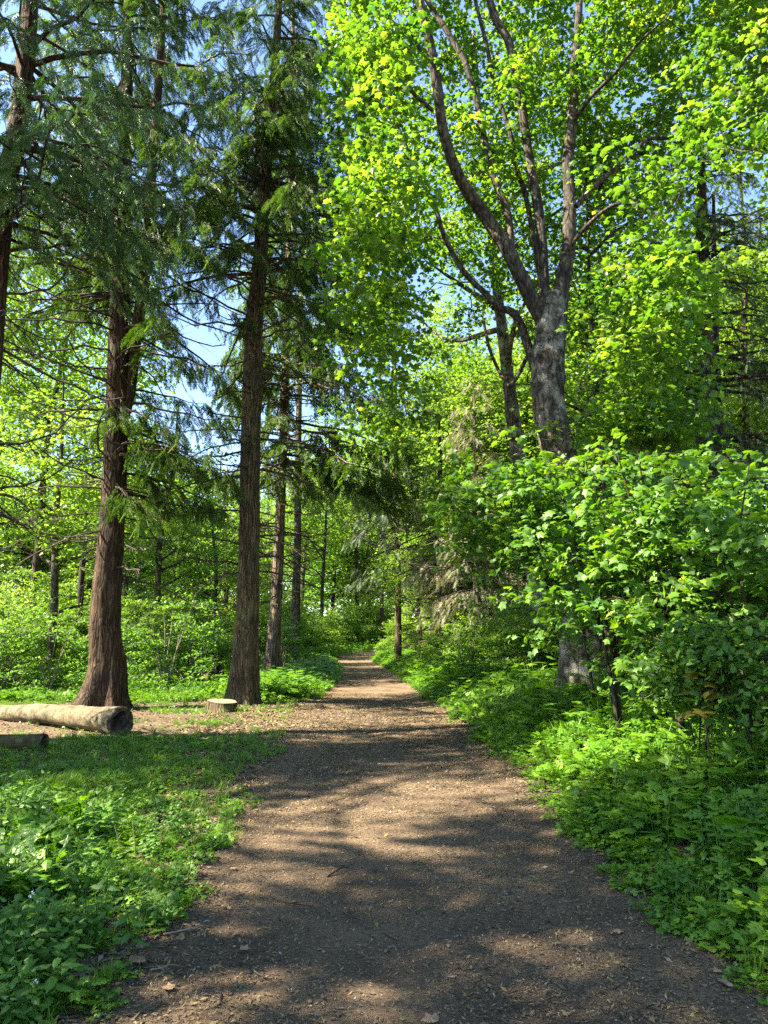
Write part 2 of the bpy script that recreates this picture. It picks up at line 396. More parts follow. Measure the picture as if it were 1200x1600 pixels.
M['nettle'] = leaf_mat('nettle_leaves', [(0, (.04, .125, .012)), (.6, (.075, .19, .018)), (1, (.13, .26, .03))], .32, (1.5, 1.5, .5), .5, .25)
M['grass'] = leaf_mat('grass_blades', [(0, (.05, .13, .012)), (.6, (.09, .2, .02)), (.95, (.15, .25, .03)), (1, (.3, .28, .12))], .38, (1.5, 1.5, .5), .45, .2)
M['chips'] = plain_mat('bark_chips', [(0, (.025, .018, .012)), (.3, (.085, .062, .040)), (.55, (.18, .132, .08)), (.76, (.25, .165, .06)), (.86, (.16, .15, .035)), (.94, (.22, .17, .12)), (1, (.32, .28, .23))], attr=True)
M['deadleaf'] = plain_mat('dead_leaf', [(.3, (.18, .11, .06)), (.7, (.36, .25, .15))], 12)
M['browntip'] = leaf_mat('bronze_leaves', [(0, (.10, .11, .02)), (1, (.2, .17, .03))], .45, (1.7, 1.4, .5))
M['flower'] = plain_mat('white_petals', [(0, (.75, .76, .7)), (1, (.8, .8, .76))], 5, attr=True)
M['pale_stem'] = plain_mat('pale_dead_stem', [(.3, (.09, .072, .052)), (.7, (.22, .185, .14))], 6)
M['logbark'] = bark_mat('smooth_log_bark', (.05, .038, .02), (.135, .108, .06), (.23, .19, .115), (6, 6, 6), 1.0, patches=(.05, .042, .018), pscale=4.5, plev=(.55, .66), fiss=.15)
M['shaded_limb_bark'] = bark_mat('shaded_limb_bark', (.018, .014, .010), (.066, .054, .040), (.17, .145, .11), (11, 11, 4), .9, patches=(.09, .10, .04), pscale=2.6, plev=(.6, .72))  # maple bark darkened: crown shade on the limbs put into the colour
M['cutwood'] = plain_mat('cut_wood', [(.3, (.16, .11, .07)), (.7, (.34, .26, .17))], 14)
M['ringwood'] = plain_mat('sawn_rings', [(.3, (.15, .11, .07)), (.7, (.36, .28, .18))], 14)
M['rotwood'] = plain_mat('rotten_wood', [(.3, (.02, .014, .01)), (.5, (.07, .05, .03)), (.72, (.17, .125, .075))], 12)
M['mosswood'] = plain_mat('mossy_wood', [(.3, (.03, .022, .014)), (.5, (.07, .055, .025)), (.7, (.09, .13, .025))], 7)

# ------------------------------------------------------------------ terrain
_cy = np.array([-30, 0, 7, 16, 28, 40, 50, 56, 61, 66, 71, 76, 84, 115]); _cx = np.array([.6, .38, .10, -.32, -.55, -1.2, -2.1, -2.5, -2.0, .2, 4.5, 10, 20, 60])
def pcx(y): return np.interp(y, _cy, _cx)
def phw(y): return np.interp(y, [0, 4, 16, 28, 50, 60, 66, 72, 80], [1.42, 1.5, 1.68, 1.5, 1.5, 1.8, 2.9, 3.6, 3.8])+.10*(vnoise(np.asarray(y)*.9, 3.3)-.5)
def height(x, y):
    x = np.asarray(x, float); y = np.asarray(y, float)
    d = x-pcx(y); hw = phw(y); dr = np.maximum(d-hw, 0); dl = np.maximum(-d-hw, 0)
    z = .28*ss(0, 1.6, dr)+.05*np.clip(dr-1.2, 0, 9)+.16*np.clip(dr-9, 0, 60)
    z += -.04*ss(0, 3, dl)+.03*np.clip(dl-12, 0, 30)
    off = ss(0, .6, np.maximum(dr, dl))
    z += off*(.16*(fbm(x*.45, y*.45)-.5)+.05*(fbm(x*2.1, y*2.1)-.5))
    z += .012*(fbm(x*1.7, y*1.7)-.5)+.05*(1-off)*(-(1-np.clip(np.abs(d)/hw, 0, 1)**2))*.6
    z += .035*np.maximum(y-55, 0)
    return z
def gz(x, y): return float(height(np.array([x]), np.array([y]))[0])

def grid_mesh(xs, ys, hf, name, mat, skip=None):
    X, Y = np.meshgrid(xs, ys); Z = hf(X, Y)
    v = np.stack([X, Y, Z], -1).reshape(-1, 3); nx = len(xs); ny = len(ys)
    i = (np.arange(ny-1)[:, None]*nx+np.arange(nx-1)[None, :]).ravel()
    t = np.concatenate([np.stack([i, i+1, i+nx+1], -1), np.stack([i, i+nx+1, i+nx], -1)])
    mb = MB(); mb.add(v, t, .5); return mb.build(name, mat, smooth=True)
xs = np.concatenate([[-600, -300, -150, -90], np.arange(-60, -12, 2.), np.arange(-12, 12, .16), np.arange(12, 60, 2.), [60, 90, 150, 300, 600]])
ys = np.concatenate([[-300, -100, -40, -20], np.arange(-12, 2, .8), np.arange(2, 32, .16), np.arange(32, 110, 1.2), [110, 150, 250, 500, 900]])
def gh(x, y):
    d = np.abs(x-pcx(y)); return height(np.clip(x, -70, 70), np.clip(y, -30, 120))-.06*(1-ss(-.25, .02, d-phw(y)))
ground = tag(grid_mesh(xs, ys, gh, 'ground', M['ground']), kind='structure')
# path ribbon
py_ = np.concatenate([np.arange(-6, 2, .4), np.arange(2, 14, .05), np.arange(14, 40, .15), np.arange(40, 115, .6)])
us = np.linspace(-1, 1, 65)
X = pcx(py_)[:, None]+us[None, :]*(phw(py_)+.12)[:, None]; Y = np.repeat(py_[:, None], 65, 1)
Z = height(X, Y)+.004+.020*(fbm(X*7, Y*7, 4)-.5)+.012*(vnoise(X*30, Y*30)-.5)-.05*ss(.93, 1, np.abs(us))[None, :]
v = np.stack([X, Y, Z], -1).reshape(-1, 3); i = (np.arange(len(py_)-1)[:, None]*65+np.arange(64)[None, :]).ravel()
mb = MB(); mb.add(v, np.concatenate([np.stack([i, i+1, i+66], -1), np.stack([i, i+66, i+65], -1)]))
tag(mb.build('path', M['path'], smooth=True), kind='structure')

# ------------------------------------------------------------------ trunks
def trunk_mesh(mb, pts, radii, k=28, flare=0, flute=0, seed=0, n=None, rough=.055, nl=5, m=0):
    """pts control points, radii at control points; fluted, flared base"""
    n = n or 60
    P = curve(pts, n); u = np.linspace(0, len(pts)-1, n); Rr = np.interp(u, np.arange(len(pts)), radii)
    h = np.concatenate([[0], np.cumsum(np.linalg.norm(np.diff(P, axis=0), axis=1))])
    r = R0(seed); ph = r.uniform(0, 2*pi, 4)
    th = np.arange(k)*2*pi/k
    fl = flare*np.exp(-h/.45)
    lob = (.5+.5*np.cos(nl*th+ph[0]+.6*np.sin(2*th+ph[1])))
    amp = flute*np.exp(-h/2.2)+flute*.25
    Rm = Rr[:, None]*(1+fl[:, None]*(.55+.9*lob[None, :])+amp[:, None]*(lob[None, :]-.5)+amp[:, None]*.4*np.cos((nl*2+1)*th+ph[2]+h[:, None]*.3))
    Rm *= 1+rough*(2*fbm(th[None, :]*k/12.+seed, h[:, None]*.9+seed*3)-1)+rough*.8*(2*vnoise(th[None, :]*k/5.+seed, h[:, None]*2.5)-1)
    d = np.gradient(P, axis=0); d = norm(d)
    a = norm(np.cross(d, np.array([0, 1., 0.01]))); b = np.cross(d, a)
    V = P[:, None, :]+Rm[:, :, None]*(a[:, None, :]*np.cos(th)[None, :, None]+b[:, None, :]*np.sin(th)[None, :, None])
    i = (np.arange(n-1)[:, None]*k); j = np.arange(k)[None, :]; j2 = (j+1) % k
    q = np.stack([i+j, i+j2, i+k+j2, i+k+j], -1).reshape(-1, 4)
    mb.add(V.reshape(-1, 3), np.concatenate([q[:, [0, 1, 2]], q[:, [0, 2, 3]]]), .5, m)
    return P

def rdir(r, n, zb=0, zs=1.):
    a = r.uniform(0, 2*pi, n); z = np.clip(r.normal(zb, zs, n), -1, 1)
    return norm(np.stack([np.cos(a), np.sin(a), z], -1))

# ------------------------------------------------------------------ conifers
def branch_paths(r, P0, az, L, rise, droop, tip, n=9):
    """P0 (N,3) base, az, L; path rises, sags, then lifts at the tip"""
    s = np.linspace(0, 1, n)[None, :, None]; N = len(az)
    d = np.stack([np.cos(az), np.sin(az), np.zeros(N)], -1)[:, None, :]
    side = np.stack([-np.sin(az), np.cos(az), np.zeros(N)], -1)[:, None, :]
    L_ = L[:, None, None]; w = r.normal(0, .07, N)[:, None, None]
    zz = rise[:, None, None]*s-droop[:, None, None]*s**2+tip[:, None, None]*s**4
    jit = r.normal(0, .012, (N, n, 3))*L_*np.minimum(s*3, 1)
    return P0[:, None, :]+d*L_*s+side*w*L_*np.sin(s*pi)*1.2+np.array([0, 0, 1])*zz*L_+jit

def cedar(name, label, group, base, top_pts, radii, live, dead, Lmax, seed, spray=SPRAY, ssize=.36, mat='cedar', bark='cedar_bark', low=(), density=1.0, flare=.9, flute=.18,
          second=None, leaf_len=.7, side_bias=None, H=None, twigmat='dead_twig', trunk_n=90, k=36, per_m=5.0, cat='tree', dead_per_m=10, dead_len=(1.3, 3.9), lat_gap=.13):
    """western red cedar: fluted trunk, dead twiggy lower branches, hanging sprays"""
    r = R0(seed)
    root = empty(name, base, label, cat, group)
    base = np.array(base); pts = [np.array(p)-base for p in top_pts]
    tb = MB(); axis = trunk_mesh(tb, pts, radii, k=k, flare=flare, flute=flute, seed=seed, n=trunk_n)
    if second is not None:
        p2 = [np.array(p)-base for p in second[0]]; trunk_mesh(tb, p2, second[1], k=18, flare=0, flute=.05, seed=seed+1, n=50)
    tb.build('trunk', M[bark], root, smooth=True)
    az_, ax = axis[:, 2], axis
    def at(z): return np.stack([np.interp(z, az_, ax[:, 0]), np.interp(z, az_, ax[:, 1]), z], -1)
    zt = axis[-1, 2]
    br = MB(); fo = MB()
    # live boughs
    z0, z1 = live; N = int((z1-z0)*per_m)
    z = np.sort(r.uniform(z0, z1, N)); a = r.uniform(0, 2*pi, N)
    hf = (z-z0)/max(1e-3, (max(zt, z1)-z0))
    L = Lmax*(1-hf*.75)*r.uniform(.6, 1.08, N)
    if side_bias is not None:
        da = np.cos(a-side_bias[0]); L *= 1+side_bias[1]*da
    if len(low):
        lo = np.array(low, float); z = np.concatenate([z, lo[:, 0]]); a = np.concatenate([a, lo[:, 1]]); L = np.concatenate([L, lo[:, 2]]); N = len(z)
    P = branch_paths(r, at(z), a, L, r.uniform(-.05, .25, N), r.uniform(.35, .75, N), r.uniform(.15, .4, N))
    rad = (.012+.011*L)[:, None]*np.linspace(1, .15, P.shape[1])[None, :]
    v, t = tubes(P, rad, 5); br.add(v, t)
    # laterals
    pos, dr, ln = [], [], []
    for b in range(N):
        m = max(4, int(L[b]/lat_gap*density*.8)); s = np.sort(r.uniform(.2, 1.0, m)); i = s*(P.shape[1]-1); i0 = np.minimum(i.astype(int), P.shape[1]-2); f = (i-i0)[:, None]
        p = P[b][i0]*(1-f)+P[b][i0+1]*f; d = norm(P[b][i0+1]-P[b][i0])
        sd = np.where(np.arange(m) % 2 == 0, 1, -1)[:, None]*norm(np.cross(d, [0, 0, 1.]))
        ld = norm(d*r.uniform(.35, .9, (m, 1))+sd+np.array([0, 0, -.35])+r.normal(0, .15, (m, 3)))
        pos.append(p); dr.append(ld); ln.append(leaf_len*(1.15-.65*s)*min(1.3, .5+L[b]*.22)*r.uniform(.7, 1.2, m))
    pos = np.concatenate(pos); dr = np.concatenate(dr); ln = np.concatenate(ln); K = len(pos)
    s = np.linspace(0, 1, 5)[None, :, None]
    LP = pos[:, None, :]+dr[:, None, :]*ln[:, None, None]*s+np.array([0, 0, -1])*(ln[:, None, None]*.55*s**2)
    v, t = tubes(LP, .006*np.linspace(1, .3, 5)[None, :]*np.ones((K, 1)), 3); br.add(v, t)
    per = 6
    for q in range(per):
        sq = (q+.6*1.0)/per; i = sq*4; i0 = min(int(i), 3); f = i-i0
        p = LP[:, i0]*(1-f)+LP[:, i0+1]*f; d = norm(LP[:, i0+1]-LP[:, i0])
        sdv = norm(np.cross(d, [0, 0, 1.]))*(1 if q % 2 else -1)
        keep = r.random(K) < .93
        dd = norm(d*.8+sdv*r.uniform(.1, .8, (K, 1))+np.array([0, 0, -.55])+r.normal(0, .2, (K, 3)))
        nn = norm(np.array([0, 0, 1.])+sdv*.5+r.normal(0, .45, (K, 3)))
        sz = ssize*r.uniform(.7, 1.25, K)
        c = r.random(K)*.7+.3*r.random()
        for w in range(len(spray)):
            k_ = keep & (np.arange(K) % len(spray) == w)
            scatter(fo, spray[w], p[k_], dd[k_], nn[k_], sz[k_], c[k_])
    # dead lower branches
    z0, z1 = dead
    if z1 > z0:
        N = int((z1-z0)*dead_per_m); z = r.uniform(z0, z1, N); a = r.uniform(0, 2*pi, N)
        L = r.uniform(*dead_len, N)*(.55+.45*(z-z0)/(z1-z0)); 
        P = branch_paths(r, at(z), a, L, r.uniform(-.15, .3, N), r.uniform(.1, .6, N), r.uniform(.0, .45, N))
        db = MB(); rad = (.011+.009*L)[:, None]*np.linspace(1, .4, 9)[None, :]
        v, t = tubes(P, rad, 4); db.add(v, t)
        m = 9; bi = np.repeat(np.arange(N), m); s = r.uniform(.2, 1, N*m)*(8-.01); i0 = s.astype(int); f = (s-i0)[:, None]
        p = P[bi, i0]*(1-f)+P[bi, i0+1]*f; d = norm(P[bi, i0+1]-P[bi, i0])
        dd = norm(d*.8+r.normal(0, .6, (len(bi), 3))); l = L[bi]*r.uniform(.1, .3, len(bi))
        s = np.linspace(0, 1, 4)[None, :, None]
        TP = p[:, None, :]+dd[:, None, :]*l[:, None, None]*s+np.array([0, 0, -1])*l[:, None, None]*.35*s**2*r.uniform(-1, 1.4, (len(bi), 1, 1))
        v, t = tubes(TP, .009*np.linspace(1, .3, 4)[None, :]*np.ones((len(bi), 1)), 3); db.add(v, t)
        db.build('dead_branches', M[twigmat], root)
    br.build('limbs', M[bark], root)
    fo.build('crown', M[mat], root)
    return root

# ------------------------------------------------------------------ broadleaves
def leaf_clusters(r, mb, C, rad, nper, lsize, tpl, flat=.18, tilt=.35, droop=.0, clump_jit=.2, rdist=.6):
    """clusters of leaves around centres C: flattish sprays"""
    K = len(C); n = K*nper
    ci = np.repeat(np.arange(K), nper); a = r.uniform(0, 2*pi, n); q = np.sqrt(r.random(n))
    rr = np.broadcast_to(np.asarray(rad, float), (K,))[ci]
    off = np.stack([np.cos(a)*q*rr, np.sin(a)*q*rr, r.normal(0, flat, n)*rr-droop*q*q*rr], -1)
    # every cluster has its own tilt
    ct = norm(np.array([0, 0, 1.])+r.normal(0, clump_jit, (K, 3)))[ci]
    off[:, 2] -= (off[:, :2]*ct[:, :2]).sum(1)*1.0
    p = C[ci]+off
    d = norm(np.stack([np.cos(a), np.sin(a), r.normal(-.15, .25, n)], -1)+r.normal(0, .5, (n, 3)))
    nn = norm(ct+r.normal(0, tilt, (n, 3)))
    base = r.random(K)[ci]
    tps = tpl if isinstance(tpl, list) else [tpl]; sz = lsize*r.uniform(.45, 1.3, n); rr_ = np.clip(base*rdist+r.random(n)*(1-rdist), 0, 1); wh = r.integers(0, len(tps), n)
    for w_, tp_ in enumerate(tps):
        k_ = wh == w_; scatter(mb, tp_, p[k_], d[k_], nn[k_], sz[k_], rr_[k_])

def twigs_to(r, mb, C, S, r0=.012, n=6, k=4, sag=.1, m=0):
    """twigs that branch: every cluster joins the nearest wood already there"""
    S = S[::max(1, len(S)//500)]
    D = np.full(len(C), 1e9)
    for i in range(0, len(C), 500): D[i:i+500] = (((C[i:i+500, None, :]-S[None])**2).sum(-1)).min(1)
    order = np.argsort(D); N = np.zeros((len(S)+2*len(C), 3)); N[:len(S)] = S; dep = np.zeros(len(N)); c = len(S)
    A = np.empty_like(C); dp = np.empty(len(C))
    for i in order:
        q = C[i]; dd = ((N[:c]-q)**2).sum(1)+np.maximum(N[:c, 2]-q[2], 0)**2*1.5+dep[:c]*.12; j = dd.argmin()
        A[i] = N[j]; dp[i] = dep[j]; N[c] = q; N[c+1] = N[j]*.45+q*.55+[0, 0, sag*.8*np.sqrt(((q-N[j])**2).sum())]; dep[c] = dep[c+1] = dep[j]+1; c += 2
    s = np.linspace(0, 1, n)[None, :, None]; L = np.linalg.norm(C-A, axis=1)[:, None, None]
    P = A[:, None]*(1-s)+C[:, None]*s+np.array([0, 0, 1])*L*sag*np.sin(s*pi)+r.normal(0, .035, (len(C), n, 3))*L*np.sin(s*pi)
    w = np.maximum(r0*(1.5-.3*dp), r0*.4)[:, None]
    v, t = tubes(P, w*np.linspace(1, .5, n)[None, :], k); mb.add(v, t, .5, m)
    return P

def broadleaf(name, label, cat, group, base, trunk_pts, trunk_r, seed, H, crown_r, crown_z, n_lim, n_cl, nper, cl_r, lsize, tpl, leaf, bark, flat=.15, tilt=.35,
              droop=.1, twig_r=.014, tk=12, limbs=None, squash=1.0, up=.6, hollow=.35):
    r = R0(seed); root = empty(name, base, label, cat, group)
    tb = MB(); pts = np.array(trunk_pts, float)
    ax = trunk_mesh(tb, pts, trunk_r, k=tk, flare=.35, flute=.06, seed=seed, n=40, rough=.06, nl=4)
    tb.build('trunk', M[bark], root, smooth=True)
    lb = MB(); sk = [ax[ax[:, 2] > crown_z[0]*.8]]
    for i in range(n_lim):
        z = r.uniform(crown_z[0]*.75, H*.85); a = i*2.4+r.normal(0, .3); L = crown_r*r.uniform(.55, .95)*(1.15-.6*(z/H))
        p0 = np.array([np.interp(z, ax[:, 2], ax[:, 0]), np.interp(z, ax[:, 2], ax[:, 1]), z]); d = np.array([cos(a), sin(a), up*r.uniform(.5, 1.4)])
        P = curve([p0, p0+d*L*.35+r.normal(0, .08, 3)*L, p0+d*L*.7+[0, 0, .05*L]+r.normal(0, .08, 3)*L, p0+d*L+r.normal(0, .1, 3)*L], 12)
        rr = np.interp(z, ax[:, 2], np.linspace(trunk_r[0], trunk_r[-1], len(ax)))*.5
        v, t = tubes(P, np.linspace(rr, rr*.15, 12), 6); lb.add(v, t); sk.append(P[3:])
    S = np.concatenate(sk)
    # cluster centres: shell-weighted inside an uneven ellipsoid
    zc = (crown_z[0]+crown_z[1])/2; hz = (crown_z[1]-crown_z[0])/2
    n = n_cl*3; dv = rdir(r, n, 0, .6); q = (hollow+(1-hollow)*r.random(n)**.6)
    C = dv*q[:, None]*np.array([crown_r, crown_r*squash, hz]); C[:, 2] += zc
    cx_ = np.interp(zc, ax[:, 2], ax[:, 0]); cy_ = np.interp(zc, ax[:, 2], ax[:, 1]); C[:, 0] += cx_; C[:, 1] += cy_
    g = fbm(C[:, 0]*.55/cl_r*.6+seed, C[:, 2]*.55/cl_r*.6+C[:, 1]*.3/cl_r, 2)
    C = C[np.argsort(-g+r.normal(0, .12, n))[:n_cl]]
    twigs_to(r, lb, C, S, twig_r)
    lb.build('limbs', M[bark], root)
    fo = MB(); leaf_clusters(r, fo, C, cl_r*r.uniform(.7, 1.25, len(C)), nper, lsize, tpl, flat, tilt, droop)
    fo.build('crown', M[leaf], root)
    return root

# ================================================================== THE PLACE
def rp(h, py, Y):
    v = (800-py)/F; return h*(Y/(cos(PITCH)-v*sin(PITCH)))/F
def line(pp, Y):
    """control points/radii from (px,py,halfwidth[,Y])"""
    P, R = [], []
    for q in pp:
        y = q[3] if len(q) > 3 else Y
        P.append(pix(q[0], q[1], y)); R.append(rp(q[2], q[1], y))
    return P, R
def grounded(P, px, Y):
    b = pix(px, 1000, Y); b[2] = gz(b[0], Y)-.08
    return b

# ---- four western red cedars on the left
def cedar_from(pp, Y, **kw):
    P, Rr = line(pp, Y); b = grounded(P, pp[0][0], Y); P = [b]+[p for p in P if p[2] > b[2]+.35]; Rr = [Rr[0]]+Rr[len(Rr)-len(P)+1:]
    return cedar(base=tuple(b), top_pts=P, radii=Rr, **kw)

cedarB = cedar_from([(163, 1100, 25), (165, 1050, 25), (164, 1000, 23.5), (164, 950, 22), (172, 850, 19.5), (178, 750, 18), (182, 650, 17), (187, 500, 15.5), (192, 350, 12), (196, 200, 10), (200, 50, 8), (204, -120, 5), (206, -350, 1.5)], 17.5,
    name='red_cedar', label='broad red cedar with flared base and forked stem behind the pale log', group='cedars left of the path', cat='cedar tree',
    live=(10.5, 26), dead=(3.2, 13.5), Lmax=4.4, per_m=6.4, seed=3, flare=.9, flute=.14,
    second=line([(193, 668, 5), (204, 610, 8), (213, 520, 9), (226, 430, 8.5), (238, 260, 7), (250, 100, 6), (262, -100, 3), (270, -200, 1)], 17.5),
    low=[(6.4, -.35, 3.1), (6.0, -.1, 2.9), (6.7, .05, 3.2), (7.1, -.2, 3.3), (5.5, .15, 2.6), (7.9, -.1, 3.2), (6.9, .1, 2.3), (7.6, -.5, 2.4), (8.3, 0.2, 2.4), (5.6, -.7, 2.3), (6.3, .7, 2.1), (7.2, -1.2, 2.0), (9.3, -.2, 3.), (9.9, -.9, 3.2)])
cedarC = cedar_from([(381, 1092, 20), (382, 1050, 20.5), (384, 1000, 19), (386, 950, 17.5), (388, 900, 16.5), (390, 800, 15.5), (391, 700, 15), (394, 600, 15), (398, 500, 13), (407, 400, 11), (414, 280, 9), (422, 200, 8), (430, 100, 6.5), (436, 0, 5.5), (444, -150, 3.5), (450, -350, 1.2)], 18.4,
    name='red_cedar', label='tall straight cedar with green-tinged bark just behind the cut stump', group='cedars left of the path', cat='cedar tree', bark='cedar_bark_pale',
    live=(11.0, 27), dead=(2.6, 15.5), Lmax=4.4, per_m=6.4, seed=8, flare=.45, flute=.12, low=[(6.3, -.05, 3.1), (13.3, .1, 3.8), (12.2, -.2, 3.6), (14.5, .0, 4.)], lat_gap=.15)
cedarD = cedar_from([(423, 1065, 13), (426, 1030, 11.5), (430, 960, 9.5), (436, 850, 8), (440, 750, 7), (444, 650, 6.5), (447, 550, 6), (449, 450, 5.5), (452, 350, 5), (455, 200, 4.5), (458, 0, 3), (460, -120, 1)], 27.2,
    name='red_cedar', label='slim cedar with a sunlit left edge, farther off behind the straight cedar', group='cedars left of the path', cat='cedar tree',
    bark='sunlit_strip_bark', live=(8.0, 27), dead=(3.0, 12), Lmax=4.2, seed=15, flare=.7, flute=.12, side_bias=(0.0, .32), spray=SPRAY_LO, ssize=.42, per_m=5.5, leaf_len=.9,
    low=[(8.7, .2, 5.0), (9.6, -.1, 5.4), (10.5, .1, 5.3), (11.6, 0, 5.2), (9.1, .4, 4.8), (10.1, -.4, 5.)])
cedarA = cedar_from([(-58, 1160, 24), (-50, 1000, 22), (-40, 850, 21), (-28, 700, 20), (-16, 550, 18), (-3, 400, 16), (12, 280, 14.5), (32, 170, 13.5), (44, 50, 12), (54, -80, 9), (66, -300, 7), (72, -500, 2)], 11.5,
    name='red_cedar', label='leaning cedar at the left photo edge with long drooping green boughs', group='cedars left of the path', cat='cedar tree',
    live=(10.2, 22), dead=(3.0, 11), Lmax=4.2, seed=21, flare=.6, flute=.12, mat='cedar_near', ssize=.30, dead_per_m=10, dead_len=(1.2, 3.6),
    low=[(9.6, -.9, 2.2), (10.1, -1.3, 2.0), (10.8, -1.1, 2.3), (9.9, -.15, 3.3), (9.4, -.6, 3.1), (10.4, -.35, 3.4), (8.9, -.95, 2.8), (10.8, .1, 3.5), (9.2, .25, 3.0), (11.3, -.7, 3.6), (10.1, .6, 3.2), (11.8, -.2, 4.2), (12.5, 0, 4.4), (8.6, -.2, 2.4)])

# ---- the big maple on the right
base = np.array([0, 0, 0.]); base[:] = pix(905, 1000, 14.0); base[2] = gz(base[0], 14)-.1
mroot = empty('maple_tree', tuple(base), 'large old maple with mottled grey bark dividing into heavy limbs right of path', 'maple tree')
def c2(L, Y): return line([(600+q[0]/2, q[1]/2, q[2])+((q[3],) if len(q) > 3 else ()) for q in L], Y)
tb = MB(); P, Rr = line([(907, 960, 31), (903, 880, 28), (892, 790, 26), (872, 700, 25), (857, 630, 25), (856, 570, 26), (861, 515, 24), (868, 460, 15)], 14)
P = [np.array([base[0], 14, base[2]])]+P; Rr = [.46]+Rr
ax = trunk_mesh(tb, [p-base for p in P], Rr, k=36, flare=.5, flute=.07, seed=5, n=90, rough=.10, nl=4)
tb.build('trunk', M['maple_bark'], mroot, smooth=True)
limbs = [
 ([(520, 1040, 15), (470, 950, 15), (430, 870, 14), (385, 780, 13), (320, 680, 12), (250, 580, 11, 13.6), (206, 480, 10, 13.4), (180, 380, 9.5, 13.2), (165, 260, 9, 13), (140, 120, 8.5, 12.8), (110, -10, 8, 12.7), (90, -200, 6, 12.5), (80, -400, 3, 12.5)], 14),
 ([(400, 790, 7), (385, 660, 6.5), (345, 560, 6), (310, 420, 6), (292, 330, 5.5), (255, 200, 5), (210, 120, 5), (160, 40, 4.5), (100, -60, 4), (60, -200, 2)], 14.3),
 ([(152, 345, 4, 13.1), (90, 290, 3.3, 12.9), (30, 215, 3, 12.7), (-30, 160, 2, 12.5), (-70, 150, 1, 12.3)], 13),
 ([(138, 180, 4, 12.9), (70, 105, 3.3, 12.7), (0, 50, 3, 12.5), (-70, 5, 2, 12.3), (-120, -60, 1, 12)], 13),
 ([(525, 1010, 10), (505, 940, 9.5), (497, 800, 9), (482, 650, 9), (460, 530, 8.5), (440, 400, 8), (415, 240, 8), (390, 130, 7.5), (345, 50, 7), (320, -60, 6), (300, -250, 3)], 14.5),
 ([(492, 890, 5), (470, 760, 5), (440, 600, 4.5), (418, 540, 4.5), (390, 400, 4), (345, 280, 4), (325, 160, 3.5), (300, 60, 3.5), (270, -60, 2.5)], 15.2),
 ([(545, 1000, 17), (555, 900, 15), (575, 790, 13), (580, 700, 12), (580, 600, 11), (575, 500, 10.5), (590, 360, 9.5), (595, 220, 8), (605, 100, 7), (612, -40, 6), (620, -250, 3)], 14),
 ([(600, 645, 5), (660, 580, 4.5), (720, 530, 4), (780, 480, 3.5), (825, 435, 3.5), (900, 430, 3.2), (960, 400, 3), (1040, 395, 2.5), (1110, 380, 2), (1200, 350, 1)], 13.6),
 ([(480, 1180, 9), (462, 1120, 8.5), (440, 1050, 8), (425, 1010, 7.5), (400, 975, 7), (360, 960, 6), (320, 920, 5.5), (250, 850, 5), (190, 740, 4.5), (160, 650, 4.5), (100, 530, 4), (40, 390, 3.5), (0, 300, 3), (-40, 180, 2)], 14.4),
 ([(455, 1100, 4), (400, 1200, 3.5, 15), (370, 1180, 3, 15.5), (330, 1090, 3, 16), (310, 1000, 2.5, 16)], 15),
 ([(575, 780, 4), (640, 700, 3.5, 13.3), (720, 640, 3, 12.8), (800, 640, 2.5, 12.4), (880, 690, 1.5, 12)], 13.8),
 ([(590, 380, 4), (650, 300, 3.5, 13.2), (720, 230, 3, 12.6), (800, 130, 2.5, 12), (880, 60, 1.5, 11.6)], 13.8),
]
sk = [ax]
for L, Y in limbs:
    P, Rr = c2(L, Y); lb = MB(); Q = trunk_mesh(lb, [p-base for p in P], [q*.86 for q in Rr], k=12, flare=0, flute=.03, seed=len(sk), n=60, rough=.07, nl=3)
    lb.build('limb', M['shaded_limb_bark'], mroot, smooth=True); sk.append(Q[4:])
S = np.concatenate(sk[1:])
r = R0(41); n = 5200
px = r.uniform(520, 1330, n); py = r.uniform(-260, 700, n); YY = r.uniform(9.8, 19, n)
C = np.stack([pix(a, b, c) for a, b, c in zip(px, py, YY)])
g = fbm(C[:, 0]*.45+9, C[:, 2]*.5+C[:, 1]*.35, 3)
w = g+.06*ss(560, 700, px)-.10*ss(430, 640, py)*(px < 860)-.12*ss(640, 720, py)-.10*np.exp(-((px-855)/50)**2-((py-520)/110)**2)*(YY < 14.5)*3-.05*(YY < 11)-.17*(YY < 13.9)*(px > 620)*(px < 935)*(py < 520)
w -= .10*np.exp(-((px-700)/40.)**2-((py-440)/60.)**2)+.3*ss(1030, 1110, px)*ss(200, 290, py)+.22*np.exp(-((px-945)/45.)**2-((py-590)/90.)**2)
C = C[np.argsort(-w)[:1500]]-base
lb = MB(); twigs_to(r, lb, C, S, .014, n=7, sag=.12); lb.build('twigs', M['wood_bark'], mroot)
fo = MB(); leaf_clusters(r, fo, C, .58*r.uniform(.6, 1.3, len(C)), 58, .125, [MAPLE, MAPLE2, MAPLE3], .10, .42, .3, rdist=.65)
fo.build('crown', M['maple'], mroot)

